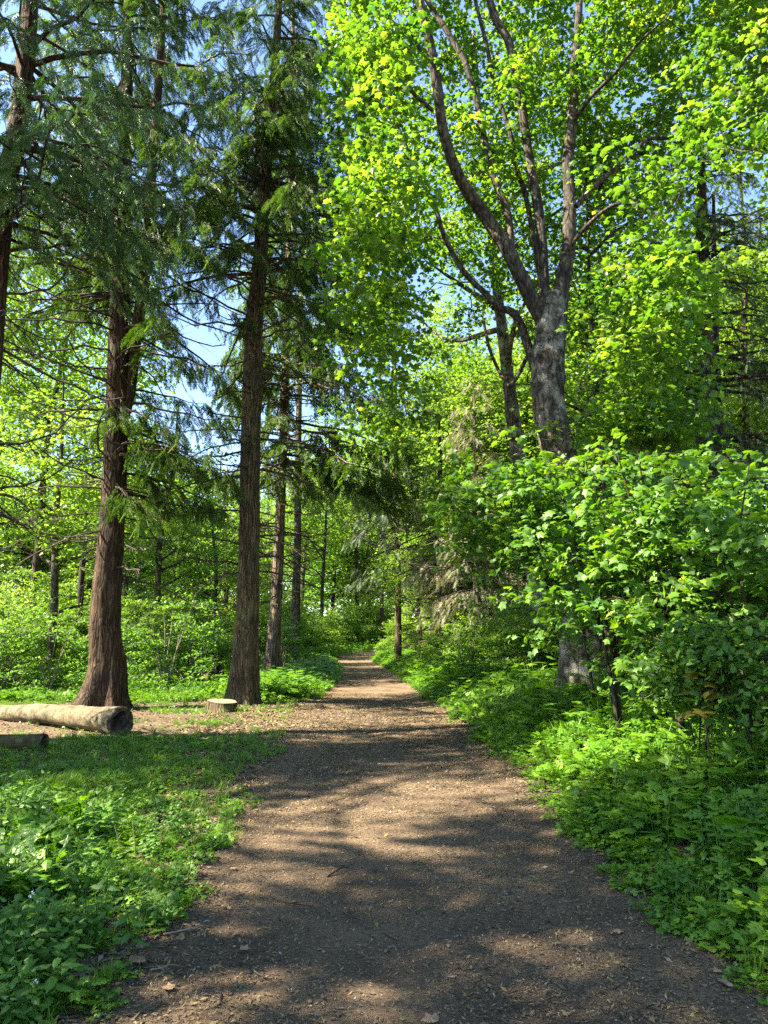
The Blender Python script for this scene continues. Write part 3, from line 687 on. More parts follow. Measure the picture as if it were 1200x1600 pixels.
# ---- stem right of centre behind the maple, lit on its left side
def simple_tree(name, label, cat, group, pp, Y, seed, bark, leaf, H=None, crz=None, cr=3.5, ncl=260, nper=28, lsize=.13, tpl=RH4, clr=.7, extra=(), gap=.1):
    P, Rr = line(pp, Y); b = grounded(P, pp[0][0], Y); P = [b]+[p for p in P if p[2] > b[2]+.3]; Rr = [Rr[0]]+Rr[len(Rr)-len(P)+1:]
    root = empty(name, tuple(b), label, cat, group); tb = MB()
    ax = trunk_mesh(tb, [p-b for p in P], Rr, k=18, flare=.4, flute=.08, seed=seed, n=60, rough=.07); tb.build('trunk', M[bark], root, smooth=True)
    r = R0(seed); zt = ax[-1, 2]; crz = crz or (zt*.4, zt)
    lb = MB(); sk = [ax[ax[:, 2] > crz[0]*.9]]
    for i in range(9):
        z = r.uniform(crz[0], zt*.93); a = i*2.4; L = cr*r.uniform(.6, .95)
        p0 = np.array([np.interp(z, ax[:, 2], ax[:, 0]), np.interp(z, ax[:, 2], ax[:, 1]), z]); d = np.array([cos(a), sin(a), .55])
        Pp = curve([p0, p0+d*L*.5+r.normal(0, .1, 3)*L, p0+d*L+r.normal(0, .12, 3)*L], 10); v, t = tubes(Pp, np.linspace(Rr[-2]*.8+.02, .012, 10), 5); lb.add(v, t); sk.append(Pp[2:])
    n = ncl*3; C = rdir(r, n, 0, .6)*(.3+.7*r.random(n)**.6)[:, None]*np.array([cr, cr, (crz[1]-crz[0])/2]); C[:, 2] += (crz[0]+crz[1])/2
    C[:, 0] += np.interp(C[:, 2], ax[:, 2], ax[:, 0]); C[:, 1] += np.interp(C[:, 2], ax[:, 2], ax[:, 1])
    g = fbm(C[:, 0]*.5+seed, C[:, 2]*.6+C[:, 1]*.4, 2); C = C[np.argsort(-g+r.normal(0, .1, n))[:ncl]]
    twigs_to(r, lb, C, np.concatenate(sk), .012); lb.build('limbs', M[bark], root)
    fo = MB(); leaf_clusters(r, fo, C, clr*r.uniform(.7, 1.2, len(C)), nper, lsize, tpl, .14, .35, .15); fo.build('crown', M[leaf], root)
    return root
simple_tree('maple_tree', 'leaning maple behind the big one, trunk sunlit left and dark right', 'maple tree', None,
    [(850, 990, 17), (842, 940, 15), (832, 870, 13.5), (815, 760, 12), (800, 640, 11), (788, 540, 9), (775, 440, 7), (765, 340, 6), (750, 200, 5), (740, 50, 3)], 20, 61, 'maple_bark', 'maple', cr=4.2, ncl=330, lsize=.14, tpl=STAR6, nper=24)
simple_tree('sapling', 'thin straight dark stem just right of the big maple trunk', 'young tree', 'slender stems right of the big maple',
    [(944, 900, 4), (940, 690, 4), (928, 560, 3.2), (920, 420, 2.5), (915, 250, 1.5)], 16, 62, 'dark_bark', 'maple', cr=2.0, ncl=70, nper=24)
simple_tree('sapling', 'second thin dark stem farther right of the big maple, against the pale slope', 'young tree', 'slender stems right of the big maple',
    [(965, 880, 4), (961, 690, 4), (958, 560, 3.4), (956, 420, 2.6), (960, 250, 1.5)], 18.5, 63, 'dark_bark', 'maple', cr=2.0, ncl=70, nper=24)
simple_tree('woodland_tree', 'slim bark-flecked trunk beside the path between the leaning cedar and the bend', 'broadleaf tree', None,
    [(461, 1040, 8), (462, 950, 7), (465, 850, 6), (466, 700, 5), (470, 500, 4), (474, 330, 2)], 37, 64, 'wood_bark', 'lime', cr=4.0, ncl=200, nper=26)

# ---- dark conifer at the right edge, pale conifers at the centre
def conifer(label, pp, Y, **kw):
    return cedar_from(pp, Y, label=label, cat='conifer', **kw)
conifer('dark twin-stemmed conifer at the right edge with pale drooping branch tips', [(1105, 900, 20), (1103, 800, 19), (1102, 700, 18), (1100, 600, 16), (1098, 450, 12), (1096, 300, 7), (1095, 190, 2)], 16.5,
    name='fir_tree', group=None, bark='dark_bark', second=line([(1125, 800, 8), (1124, 690, 9), (1118, 600, 8), (1116, 450, 5), (1115, 300, 2)], 16.9),
    live=(5.4, 14.6), dead=(3.0, 6), Lmax=4.3, seed=31, spray=FIR, ssize=.22, mat='fir', per_m=12, leaf_len=.95, flare=.3, flute=.05)
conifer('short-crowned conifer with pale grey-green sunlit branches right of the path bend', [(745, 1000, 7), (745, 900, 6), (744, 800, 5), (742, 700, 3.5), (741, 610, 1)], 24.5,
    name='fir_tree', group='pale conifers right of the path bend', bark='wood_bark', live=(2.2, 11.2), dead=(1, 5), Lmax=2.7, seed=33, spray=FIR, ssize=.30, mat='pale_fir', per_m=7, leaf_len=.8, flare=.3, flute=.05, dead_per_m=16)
conifer('conifer with a straight sunlit trunk right beside the path bend', [(622, 1012, 5.5), (622, 930, 5), (620, 840, 4.5), (618, 700, 4), (616, 560, 3.5), (615, 420, 1)], 40,
    name='fir_tree', group='pale conifers right of the path bend', bark='cedar_bark_pale', live=(5.5, 22), dead=(3.4, 9), Lmax=3.4, seed=34, spray=FIR, ssize=.45, mat='fir', per_m=5, leaf_len=.9, flare=.3, flute=.05)
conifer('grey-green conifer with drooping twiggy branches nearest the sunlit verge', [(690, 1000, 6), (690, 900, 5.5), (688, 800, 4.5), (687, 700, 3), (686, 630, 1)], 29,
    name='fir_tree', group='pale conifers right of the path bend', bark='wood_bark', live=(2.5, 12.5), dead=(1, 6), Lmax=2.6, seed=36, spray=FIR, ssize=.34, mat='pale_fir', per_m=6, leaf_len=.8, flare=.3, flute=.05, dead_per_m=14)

# ---- woodland beyond: prototypes, then copies
def proto_tree(seed, leaf, bark, H, cr, crz, n_cl=430, nper=64, lsize=.19, lean=.5, label='', tpl=RH4, flat=.12, name='woodland_tree', cl_r=.85, hollow=.3, n_lim=12, r0=.2, loc=(0, 0, 0)):
    r = R0(seed)
    pts = [(0, 0, -.2), (lean*.15, .05, H*.25), (lean*.3, -.1, H*.5), (lean*.8, .1, H*.75), (lean, 0, H)]
    return broadleaf(name, label, 'broadleaf tree', None, loc, pts, [r0, r0*.8, r0*.62, r0*.4, .03], seed, H, cr, crz, n_lim, n_cl, nper, cl_r, lsize, tpl, leaf, bark, flat, .4, .2, tk=10, hollow=hollow)
def at_px(px, Y, dz=-.05):
    x = (px-600)/F*Y/.983; return (x, Y, gz(x, Y)+dz)
T1 = proto_tree(101, 'wood', 'wood_bark', 19, 4.6, (4.5, 19.5))
T2 = proto_tree(102, 'lime', 'wood_bark', 17, 4.2, (3.5, 17.5), lean=-1)
T3 = proto_tree(103, 'lime', 'dark_bark', 22, 5.2, (7, 22.5), n_cl=520, lean=1.2)
T4 = proto_tree(104, 'wood', 'dark_bark', 12, 3.6, (1.2, 12.4), n_cl=380, lean=.8, flat=.07)
rng = random.Random(5)
ORD = ['first', 'second', 'third', 'fourth', 'fifth', 'sixth', 'seventh', 'eighth', 'ninth', 'tenth', 'eleventh', 'twelfth', 'thirteenth', 'fourteenth', 'fifteenth', 'sixteenth', 'seventeenth', 'eighteenth']
KIND = {0: 'fresh green', 1: 'lime green', 2: 'tall yellow-green', 3: 'low-branched green'}
rows = [
 ('beyond the cedars left of the path', [(-70, 29, 4, 1.0), (60, 32, 4, 1.05), (98, 25, 5, .9), (140, 36, 4, .95), (250, 33, 5, 1.0), (345, 38, 5, .8)]),
 ('in the middle wood left of the path', [(-20, 42, 4, 1.1), (200, 44, 5, 1.1), (360, 46, 5, 1.1)]),
 ('in the deep wood left of the path', [(-160, 54, 1, 1.1), (-70, 56, 5, 1.5), (-20, 60, 1, 1.1), (60, 58, 5, 1.4), (110, 66, 3, 1.7), (160, 56, 1, .95), (225, 60, 5, 1.4), (260, 70, 3, 1.7), (330, 64, 5, 1.5), (390, 58, 5, 1.2), (430, 76, 5, 1.7)]),
 ('around the bend at the path end', [(475, 84, 5, 1.7), (520, 98, 3, 1.9), (505, 74, 4, 1.2), (560, 82, 4, 1.5), (575, 94, 5, 1.9), (598, 76, 4, 1.3), (640, 62, 4, 1.1), (620, 104, 3, 2.0), (665, 88, 5, 1.8), (690, 70, 4, .95)]),
 ('between the path and the big maple', [(655, 37, 5, .62), (672, 46, 4, 1.0), (697, 32, 5, .6), (705, 42, 1, 1.0), (735, 30, 5, .7), (728, 38, 4, .95), (765, 36, 2, .95), (775, 28, 1, .85), (820, 30, 5, 1.1), (835, 42, 3, 1.2)]),
 ('right of the big maple', [(905, 26, 5, 1.0), (985, 24, 5, 1.0), (1010, 30, 4, 1.0), (1090, 26, 5, 1.1), (1170, 24, 4, .95), (1240, 27, 1, .95)]),
 ('in the deep wood on the right', [(720, 54, 3, 1.6), (740, 50, 0, 1.0), (800, 46, 2, 1.0), (780, 60, 3, 1.6), (870, 44, 1, 1.1), (920, 52, 3, 1.5), (945, 38, 4, 1.1), (1010, 46, 1, 1.1), (1080, 36, 4, 1.1), (1150, 44, 2, 1.1), (1230, 37, 4, 1.1), (1330, 38, 1, 1.1)]),
]
KIND = {0: 'green', 1: 'lime green', 2: 'yellow-green', 3: 'low-branched green', 4: 'tall thin-crowned', 5: 'airy lime green'}
T5 = proto_tree(105, 'lime', 'dark_bark', 21, 4.8, (8, 21.5), n_cl=300, nper=38, lean=.9, cl_r=.9)
T6 = proto_tree(106, 'lime', 'wood_bark', 13, 3.6, (3.5, 13.5), n_cl=200, nper=40, lean=-.7, flat=.07)
protos = [T1, T2, T3, T4, T5, T6]; used = set()
for phrase, lst in rows:
    lst = sorted(lst)
    for i, (px, Y, k, s) in enumerate(lst):
        lab = f"{KIND[k]} tree, {ORD[i]} from left {phrase}"
        sc = (s, s, s*rng.uniform(.92, 1.05)); rz = rng.uniform(0, 6.28); loc = at_px(px, Y)
        if k not in used:
            used.add(k); o = protos[k]; o.location = loc; o.rotation_euler = (0, 0, rz); o.scale = sc; o['label'] = lab; o['group'] = 'woodland trees '+phrase
        else: copy_tree(protos[k], loc, rz, sc, lab, 'woodland trees '+phrase)

# understory bushes of the wood
def proto_bush(seed, leaf, H, cr, n_cl=200, nper=64, lsize=.12, tpl=RH4, cl_r=.45, bark='wood_bark', name='bush', flat=.10, n_st=6):
    r = R0(seed); root = empty(name, (0, 0, 0), '', 'bush'); lb = MB(); sk = []
    for i in range(n_st):
        a = i*2.4+r.normal(0, .4); L = H*r.uniform(.7, 1.0); sp = cr*r.uniform(.3, .7)
        P = curve([(0, 0, -.1), (cos(a)*sp*.3, sin(a)*sp*.3, L*.35), (cos(a)*sp*.6+r.normal(0, .1), sin(a)*sp*.6, L*.7), (cos(a)*sp, sin(a)*sp, L)], 14)
        v, t = tubes(P, np.linspace(.03, .006, 14), 5); lb.add(v, t); sk.append(P[3:])
    n = n_cl*4; C = rdir(r, n, 0, .7)*(.2+1.0*r.random(n)**.8)[:, None]*np.array([cr, cr, H*.55]); C[:, 2] += H*.55; C = C[C[:, 2] > .1]; n = len(C)
    g = fbm(C[:, 0]*1.1+seed, C[:, 2]*1.6+C[:, 1]*.8, 2); C = C[np.argsort(-g+r.normal(0, .05, n))[:n_cl]]
    twigs_to(r, lb, C, np.concatenate(sk), .007); lb.build('stems', M[bark], root)
    fo = MB(); leaf_clusters(r, fo, C, cl_r*r.uniform(.7, 1.2, n_cl), nper, lsize, tpl, flat, .35, .15); fo.build('foliage', M[leaf], root)
    return root
B1 = proto_bush(201, 'lime', 3.6, 2.1, n_cl=230, nper=44, cl_r=.38, flat=.07); B2 = proto_bush(202, 'lime', 2.8, 1.8, n_cl=170, nper=40, cl_r=.36, flat=.07); B3 = proto_bush(203, 'lime', 4.8, 2.3, n_cl=250, nper=42, flat=.06)
B4 = proto_bush(204, 'wood', 4.2, 1.9, n_cl=120, nper=26, cl_r=.4, flat=.06, bark='pale_stem', n_st=7)
bprot = [B1, B2, B3, B4]; bused = set()
brow = [
 ('behind the broad cedar', [(-90, 21, 0, .9), (-10, 23, 1, .8), (70, 26, 0, .8), (30, 29, 2, .9), (120, 30, 2, .9), (215, 27, 1, .9), (262, 31, 0, .9), (305, 33, 2, .9), (345, 30, 1, .8), (272, 22.5, 3, .8), (228, 24, 3, .7), (318, 25, 3, .75), (35, 22, 3, .8), (98, 21.5, 3, .7)]),
 ('in the middle left wood', [(-120, 32, 2, 1.1), (10, 36, 0, 1.1), (95, 38, 2, 1.1), (140, 35, 1, 1.2), (180, 40, 0, 1.2), (255, 42, 2, 1.1), (335, 40, 1, 1.1), (380, 44, 2, 1.1), (415, 40, 0, .9), (445, 46, 2, 1.1), (446, 30, 3, .8), (60, 33, 3, 1.0)]),
 ('in the far left wood', [(-60, 52, 2, 1.4), (0, 56, 2, 1.4), (60, 54, 2, 1.4), (120, 58, 2, 1.5), (200, 56, 2, 1.4), (270, 60, 2, 1.5), (340, 58, 2, 1.5), (400, 62, 2, 1.5), (450, 64, 2, 1.4)]),
 ('around the bend of the path', [(476, 48, 1, .9), (490, 58, 0, 1.1), (470, 66, 2, 1.2), (500, 70, 1, 1.2), (520, 73, 0, 1.2), (535, 80, 2, 1.2), (548, 74, 1, 1.2), (560, 82, 2, 1.4), (572, 77, 1, 1.3), (590, 84, 2, 1.5), (607, 90, 2, 1.5), (618, 54, 1, .8), (636, 50, 0, .9), (650, 58, 2, 1.0), (662, 40, 1, .8)]),
 ('below the pale conifers', [(700, 28, 1, .7), (735, 24, 1, .55), (780, 24, 0, .8), (722, 22, 3, .6), (805, 20, 3, .8), (800, 31, 2, .9), (865, 30, 0, 1.0), (760, 36, 2, 1.0), (700, 46, 2, 1.2)]),
 ('on rising ground far right', [(950, 27, 2, .9), (1010, 22, 0, 1.0), (1060, 27, 2, 1.0), (1120, 24, 1, 1.1), (1180, 29, 2, 1.1), (1250, 22, 0, 1.1), (930, 20, 1, .9), (1060, 18, 0, .9), (1150, 17, 0, .9), (820, 19, 0, .6), (1000, 34, 2, 1.3), (1120, 36, 2, 1.3)]),
]
BK = {0: 'rounded green bush', 1: 'low lime green bush', 2: 'tall layered bush', 3: 'pale-stemmed thin shrub'}
for phrase, lst in brow:
    lst = sorted(lst)
    for i, (px, Y, k, s) in enumerate(lst):
        lab = f"{BK[k]}, {ORD[i]} from left {phrase}"; rz = rng.uniform(0, 6.28); loc = at_px(px, Y); sc = (s, s, s*rng.uniform(.85, 1.1))
        if k not in bused:
            bused.add(k); o = bprot[k]; o.location = loc; o.rotation_euler = (0, 0, rz); o.scale = sc; o['label'] = lab; o['group'] = 'bushes '+phrase
        else: copy_tree(bprot[k], loc, rz, sc, lab, 'bushes '+phrase)

# trees just outside the frame on the sunny side: they shade the foreground
for i, (x, y, rz, s, src) in enumerate([(-10.0, 1.9, 1.0, .88, cedarC), (-13.0, 7.2, 2.2, .85, cedarC), (-11, -2.5, 4.0, .9, cedarB)]):
    copy_tree(src, (x, y, gz(x, y)-.1), rz, s, ['cedar out of frame left beside the camera', 'cedar out of frame left, farther from the path', 'cedar out of frame left behind the camera'][i], 'cedars left of the path')
for i, (x, y, rz, s, src) in enumerate([(-9.2, 9.3, .4, .6, T6), (-8.5, 0, 3.4, .8, T6)]):
    copy_tree(src, (x, y, gz(x, y)-.1), rz, s, ['broadleaf tree out of frame left ahead of the camera', 'broadleaf tree out of frame left beside the camera'][i], 'trees out of frame')

# ---- large-leaved understory on the right (maple saplings, elder)
def sapling(px, Y, H, cr, seed, label, group, off=0.0, leaf='shrub', tpl=[MAPLE, MAPLE2, MAPLE3], lsize=.110, ncl=60, nper=23, cl_r=.34, cz=None, bark='dark_bark', name='maple_sapling', cat='sapling', nst=3, flat=.12):
    r = R0(seed); loc = at_px(px, Y); root = empty(name, loc, label, cat, group); lb = MB(); sk = []
    for i in range(nst):
        a = r.uniform(0, 6.28); sp = cr*.45
        P = curve([(0, 0, -.1), (cos(a)*sp*.2, sin(a)*sp*.2, H*.3), (cos(a)*sp*.6+r.normal(0, .08), sin(a)*sp*.6+r.normal(0, .08), H*.65), (cos(a)*sp+off, sin(a)*sp, H*.9)], 16)
        v, t = tubes(P, np.linspace(.024, .006, 16)*(H/3.5), 6); lb.add(v, t); sk.append(P[3:])
    cz = cz or (H*.35, H); n = ncl*2
    C = rdir(r, n, 0, .7)*(.2+.8*r.random(n)**.6)[:, None]*np.array([cr, cr, (cz[1]-cz[0])/2]); C[:, 2] += (cz[0]+cz[1])/2; C[:, 0] += off
    g = fbm(C[:, 0]*1.1+seed, C[:, 2]*1.6+C[:, 1]*.9, 2); C = C[np.argsort(-g+r.normal(0, .1, n))[:ncl]]
    twigs_to(r, lb, C, np.concatenate(sk), .007); lb.build('stems', M[bark], root)
    fo = MB(); leaf_clusters(r, fo, C, cl_r*r.uniform(.7, 1.2, ncl), nper, lsize, tpl, flat, .4, .3, rdist=.5); fo.build('foliage', M[leaf], root)
    return root
g_ = 'large-leaved saplings on the right bank'
sapling(915, 11.0, 4.4, 1.35, 301, 'maple sapling nearest the path, reaching left in front of the sunlit trunk', g_, off=-1.6, ncl=85, cz=(2.1, 4.6), nst=2)
sapling(945, 9.8, 4.4, 1.5, 302, 'maple sapling covering the middle of the big maple trunk with broad lobed leaves', g_, off=-.85, ncl=110, cz=(2.0, 4.5), nst=2)
sapling(950, 9.0, 4.2, 1.5, 303, 'maple sapling right of the big maple trunk, dark stem showing below its leaves', g_, ncl=130, cz=(.7, 4.2), nst=3)
sapling(1040, 8.2, 3.9, 1.5, 304, 'bushy maple sapling below the dark twin-stemmed conifer', g_, ncl=125, cz=(.8, 3.9))
sapling(1150, 7.4, 3.4, 1.4, 305, 'bushy maple sapling cut by the right edge of the photo', g_, ncl=120, cz=(.6, 3.5))
sapling(1090, 11.5, 4.8, 1.8, 306, 'taller maple sapling behind the others under the conifer boughs', g_, ncl=120, cz=(1.5, 5.0))
sapling(990, 12.5, 4.0, 1.7, 307, 'maple sapling in deep shade between the big maple and the conifer', g_, ncl=110, cz=(.8, 4.0))
sapling(1240, 9.5, 4.6, 1.7, 311, 'maple sapling mostly beyond the right edge of the photo', g_, ncl=110, cz=(.8, 4.6))
g_ = 'elder shrubs along the right bank'
sapling(1065, 6.8, 1.6, .7, 308, 'elder shrub with pale glossy leaves at the front of the right bank', g_, tpl=[OVATE, OVATE2], lsize=.078, ncl=90, nper=26, cl_r=.18, cz=(.5, 1.7), name='elder_shrub', cat='shrub')
sapling(1150, 6.4, 1.6, .75, 309, 'elder shrub right of the pale-leaved one, behind the bronze seedling', g_, tpl=[OVATE, OVATE2], lsize=.078, ncl=110, nper=26, cl_r=.22, cz=(.45, 1.8), name='elder_shrub', cat='shrub')
sapling(1250, 5.8, 1.6, .8, 310, 'elder shrub at the right edge of the photo above the nettles', g_, tpl=[OVATE, OVATE2], lsize=.078, ncl=110, nper=26, cl_r=.22, cz=(.4, 1.7), name='elder_shrub', cat='shrub')
sapling(1000, 9.4, 1.5, .9, 312, 'dark elder shrub in shade just right of the big maple trunk', g_, tpl=[OVATE, OVATE2], lsize=.078, ncl=85, nper=26, cl_r=.2, cz=(.15, 1.7), name='elder_shrub', cat='shrub')
# bronze seedlings
for i, (px, Y, lab) in enumerate([(1083, 4.5, 'bronze-leaved maple seedling standing in the herbs on the right'), (1128, 4.7, 'second bronze-leaved seedling, just right of the other')]):
    Y += 1.7; loc = at_px(px, Y, .0); root = empty('maple_seedling', loc, lab, 'seedling', 'bronze seedlings on the right bank'); r = R0(320+i)
    P = curve([(0, 0, 0), (-.02, .02, .35), (-.05, .0, .7), (-.07, .02, 1.08-.12*i)], 10); mb = MB(); v, t = tubes(P, np.linspace(.008, .004, 10), 6); mb.add(v, t); mb.build('stem', M['dead_twig'], root)
    mb = MB(); a = r.uniform(0, 6.28, 16); zt = P[-1]
    p = zt+np.stack([np.cos(a)*.07, np.sin(a)*.07, r.uniform(-.32, .04, 16)], -1)
    scatter(mb, MAPLE, p, np.stack([np.cos(a), np.sin(a), r.uniform(-.5, .1, 16)], -1), np.array([0, 0, 1.])+r.normal(0, .3, (16, 3)), .15*r.uniform(.7, 1.1, 16), r.random(16)); mb.build('leaves', M['browntip'], root)

# ------------------------------------------------------------------ ground cover
def clump(kind, seed, lod=0):
    r = R0(seed); mb = MB()
    if kind == 'umbel':
        n = 11 if lod == 0 else 9; a = r.uniform(0, 2*pi, n); el = r.uniform(.35, 1.25, n); L = r.uniform(.55, 1.0, n)
        tpl = UMBEL if lod == 0 else UMBEL_LO
        d = np.stack([np.cos(a)*np.cos(el), np.sin(a)*np.cos(el), np.sin(el)], -1)
        st = r.uniform(.25, .5, n)*1.0
        p0 = np.stack([r.normal(0, .12, n), r.normal(0, .12, n), np.zeros(n)], -1); p1 = p0+d*st[:, None]
        v, t = tubes(np.stack([p0, (p0+p1)/2, p1], 1), np.full((n, 3), .008), 3); mb.add(v, t, .3)
        for q in range(2):
            k = np.arange(n) % 2 == q
            scatter(mb, tpl[q], p1[k]-d[k]*.1, norm(d[k]+[0, 0, -.55]), np.array([0, 0, 1.])+r.normal(0, .2, (k.sum(), 3)), L[k]*.62, r.random(k.sum()))
    elif kind == 'trif':
        n = 16 if lod == 0 else 12; a = r.uniform(0, 2*pi, n); q = np.sqrt(r.random(n))*.42
        p1 = np.stack([np.cos(a)*q, np.sin(a)*q, r.uniform(.3, .95, n)*(1.1-q)], -1); p0 = p1*[.7, .7, 0]
        v, t = tubes(np.stack([p0, p0*.4+p1*.6, p1], 1), np.full((n, 3), .007), 3); mb.add(v, t, .3)
        scatter(mb, TRIF if r.random() < .5 else PINN, p1, np.stack([np.cos(a), np.sin(a), r.uniform(-.3, .35, n)], -1), np.array([0, 0, 1.])+r.normal(0, .3, (n, 3)), r.uniform(.3, .5, n), r.random(n))
    elif kind == 'nettle':
        n = 5
        for i in range(n):
            x, y = r.normal(0, .18, 2); H = r.uniform(.6, 1.05); lx, ly = r.normal(0, .12, 2)
            P = curve([(x, y, 0), (x+lx*.4, y+ly*.4, H*.5), (x+lx, y+ly, H)], 8); v, t = tubes(P, np.linspace(.010, .005, 8), 4); mb.add(v, t, .4)
            tiers = 7 if lod == 0 else 5; a0 = r.uniform(0, 6.28)
            for k in range(tiers):
                f = .3+.68*k/(tiers-1); p = P[int(f*7)]*(1-(f*7 % 1))+P[min(7, int(f*7)+1)]*(f*7 % 1); s = (.20 if k < tiers-2 else .13)*r.uniform(.85, 1.15)*(1.0-.25*(k/tiers))
                aa = a0+k*pi/2+np.array([0, pi]); d = np.stack([np.cos(aa), np.sin(aa), np.full(2, r.uniform(-.5, -.05) if k < tiers-1 else .5)], -1)
                scatter(mb, NETTLE if lod == 0 else OVATE, np.array([p, p])+d*.03, d, np.array([[0, 0, 1.]]*2)+r.normal(0, .15, (2, 3)), s, r.random(2)*.6+.2)
    elif kind == 'broad':
        n = 22; a = r.uniform(0, 2*pi, n); q = np.sqrt(r.random(n))*.4
        p1 = np.stack([np.cos(a)*q, np.sin(a)*q, r.uniform(.15, .75, n)*(1.15-q)], -1); p0 = p1*[.6, .6, 0]
        v, t = tubes(np.stack([p0, p0*.4+p1*.6, p1], 1), np.full((n, 3), .007), 3); mb.add(v, t, .3)
        scatter(mb, ROUND, p1, np.stack([np.cos(a), np.sin(a), r.uniform(-.5, .2, n)], -1), np.array([0, 0, 1.])+r.normal(0, .3, (n, 3)), r.uniform(.13, .26, n), r.random(n))
    elif kind == 'grass':
        n = 46 if lod == 0 else 22; a = r.uniform(0, 2*pi, n); H = r.uniform(.4, 1.0, n); b = r.uniform(.1, .6, n)
        p0 = np.stack([r.normal(0, .16, n), r.normal(0, .16, n), np.zeros(n)], -1); d = np.stack([np.cos(a), np.sin(a), np.zeros(n)], -1)
        sd = np.stack([-np.sin(a), np.cos(a), np.zeros(n)], -1)*(.012 if lod == 0 else .02)
        p1 = p0+d*(b*H*.3)[:, None]+np.array([0, 0, .6])*H[:, None]; p2 = p0+d*(b*H)[:, None]+np.array([0, 0, 1])*(H*(1-.35*b))[:, None]
        V = np.stack([p0-sd, p0+sd, p1-sd*.8, p1+sd*.8, p2], 1); T = np.array([[0, 1, 3], [0, 3, 2], [2, 3, 4]])[None]+(np.arange(n)*5)[:, None, None]
        mb.add(V.reshape(-1, 3), T.reshape(-1, 3), np.repeat(r.random(n), 3))
    elif kind == 'low':
        n = 60 if lod == 0 else 30; a = r.uniform(0, 2*pi, n); q = np.sqrt(r.random(n))*.5
        p = np.stack([np.cos(a)*q, np.sin(a)*q, r.uniform(.05, .35, n)*(1.1-q)], -1); aa = r.uniform(0, 6.28, n)
        scatter(mb, STAR6 if lod == 0 else OV4, p, np.stack([np.cos(aa), np.sin(aa), r.uniform(-.2, .6, n)], -1), np.array([0, 0, 1.])+r.normal(0, .35, (n, 3)), r.uniform(.10, .2, n)*(1 if lod == 0 else 1.3), r.random(n))
    elif kind == 'far':
        n = 34; a = r.uniform(0, 2*pi, n); q = np.sqrt(r.random(n))*.6
        p = np.stack([np.cos(a)*q, np.sin(a)*q, r.uniform(.1, 1.0, n)*(1.15-q)], -1); aa = r.uniform(0, 6.28, n)
        scatter(mb, RH4, p, np.stack([np.cos(aa), np.sin(aa), r.uniform(-.3, .5, n)], -1), np.array([0, 0, 1.])+r.normal(0, .4, (n, 3)), r.uniform(.2, .36, n), r.random(n))
    return np.concatenate(mb.v), np.concatenate(mb.t), np.concatenate(mb.r)
_s = STAR6; STAR6 = RH4; UMBEL_LO = [umbel_leaf(13, 3), umbel_leaf(14, 3)]; STAR6 = _s

def stamp(mb, tpls, pos, scale, r, zs=1.0, tilt=.12):
    """scatter whole clumps upright, random turn"""
    which = r.integers(0, len(tpls), len(pos)); scale = np.broadcast_to(scale, (len(pos),)); zs = np.broadcast_to(zs, (len(pos),))
    a = r.uniform(0, 2*pi, len(pos)); tx, ty = r.normal(0, tilt, (2, len(pos)))
    for k, (v, t, rr) in enumerate(tpls):
        m = which == k; n = int(m.sum())
        if not n: continue
        c, s = np.cos(a[m]), np.sin(a[m]); S = scale[m]
        x = (v[None, :, 0]*c[:, None]-v[None, :, 1]*s[:, None])*S[:, None]; y = (v[None, :, 0]*s[:, None]+v[None, :, 1]*c[:, None])*S[:, None]; z = v[None, :, 2]*(S*zs[m])[:, None]
        x = x+z*tx[m][:, None]; y = y+z*ty[m][:, None]
        V = np.stack([x, y, z], -1)+pos[m][:, None, :]
        T = t[None]+(np.arange(n)*len(v))[:, None, None]
        mb.add(V.reshape(-1, 3), T.reshape(-1, 3), np.clip(np.tile(rr, n)*.75+np.repeat(r.random(n)*.25, len(rr)), 0, 1))

def seeds(r, n, side, y0, y1, d0, d1):
    if side < 0: d0 -= .12
    """random points beside the path; side +1 right; d = distance from path edge"""
    y = r.uniform(y0, y1, n); d = r.uniform(d0, d1, n)
    x = pcx(y)+side*(phw(y)+d)
    k = (np.abs(x) < .62*y+2.2)
    return x[k], y[k], d[k]
def P3(x, y, dz=0): return np.stack([x, y, height(x, y)-.01+dz], -1)

r = R0(900)
near = {k: [clump(k, 500+i*7+j, 0) for j in range(4)] for i, k in enumerate(['umbel', 'trif', 'nettle', 'broad', 'grass', 'low'])}
mid = {k: [clump(k, 600+i*7+j, 1) for j in range(4)] for i, k in enumerate(['umbel', 'trif', 'nettle', 'broad', 'grass', 'low'])}
far = [clump('far', 700+j) for j in range(4)]

def edge_noise(x, y, s=1.0): return .35*(fbm(x*1.3*s+3, y*1.3*s, 2)-.5)*2
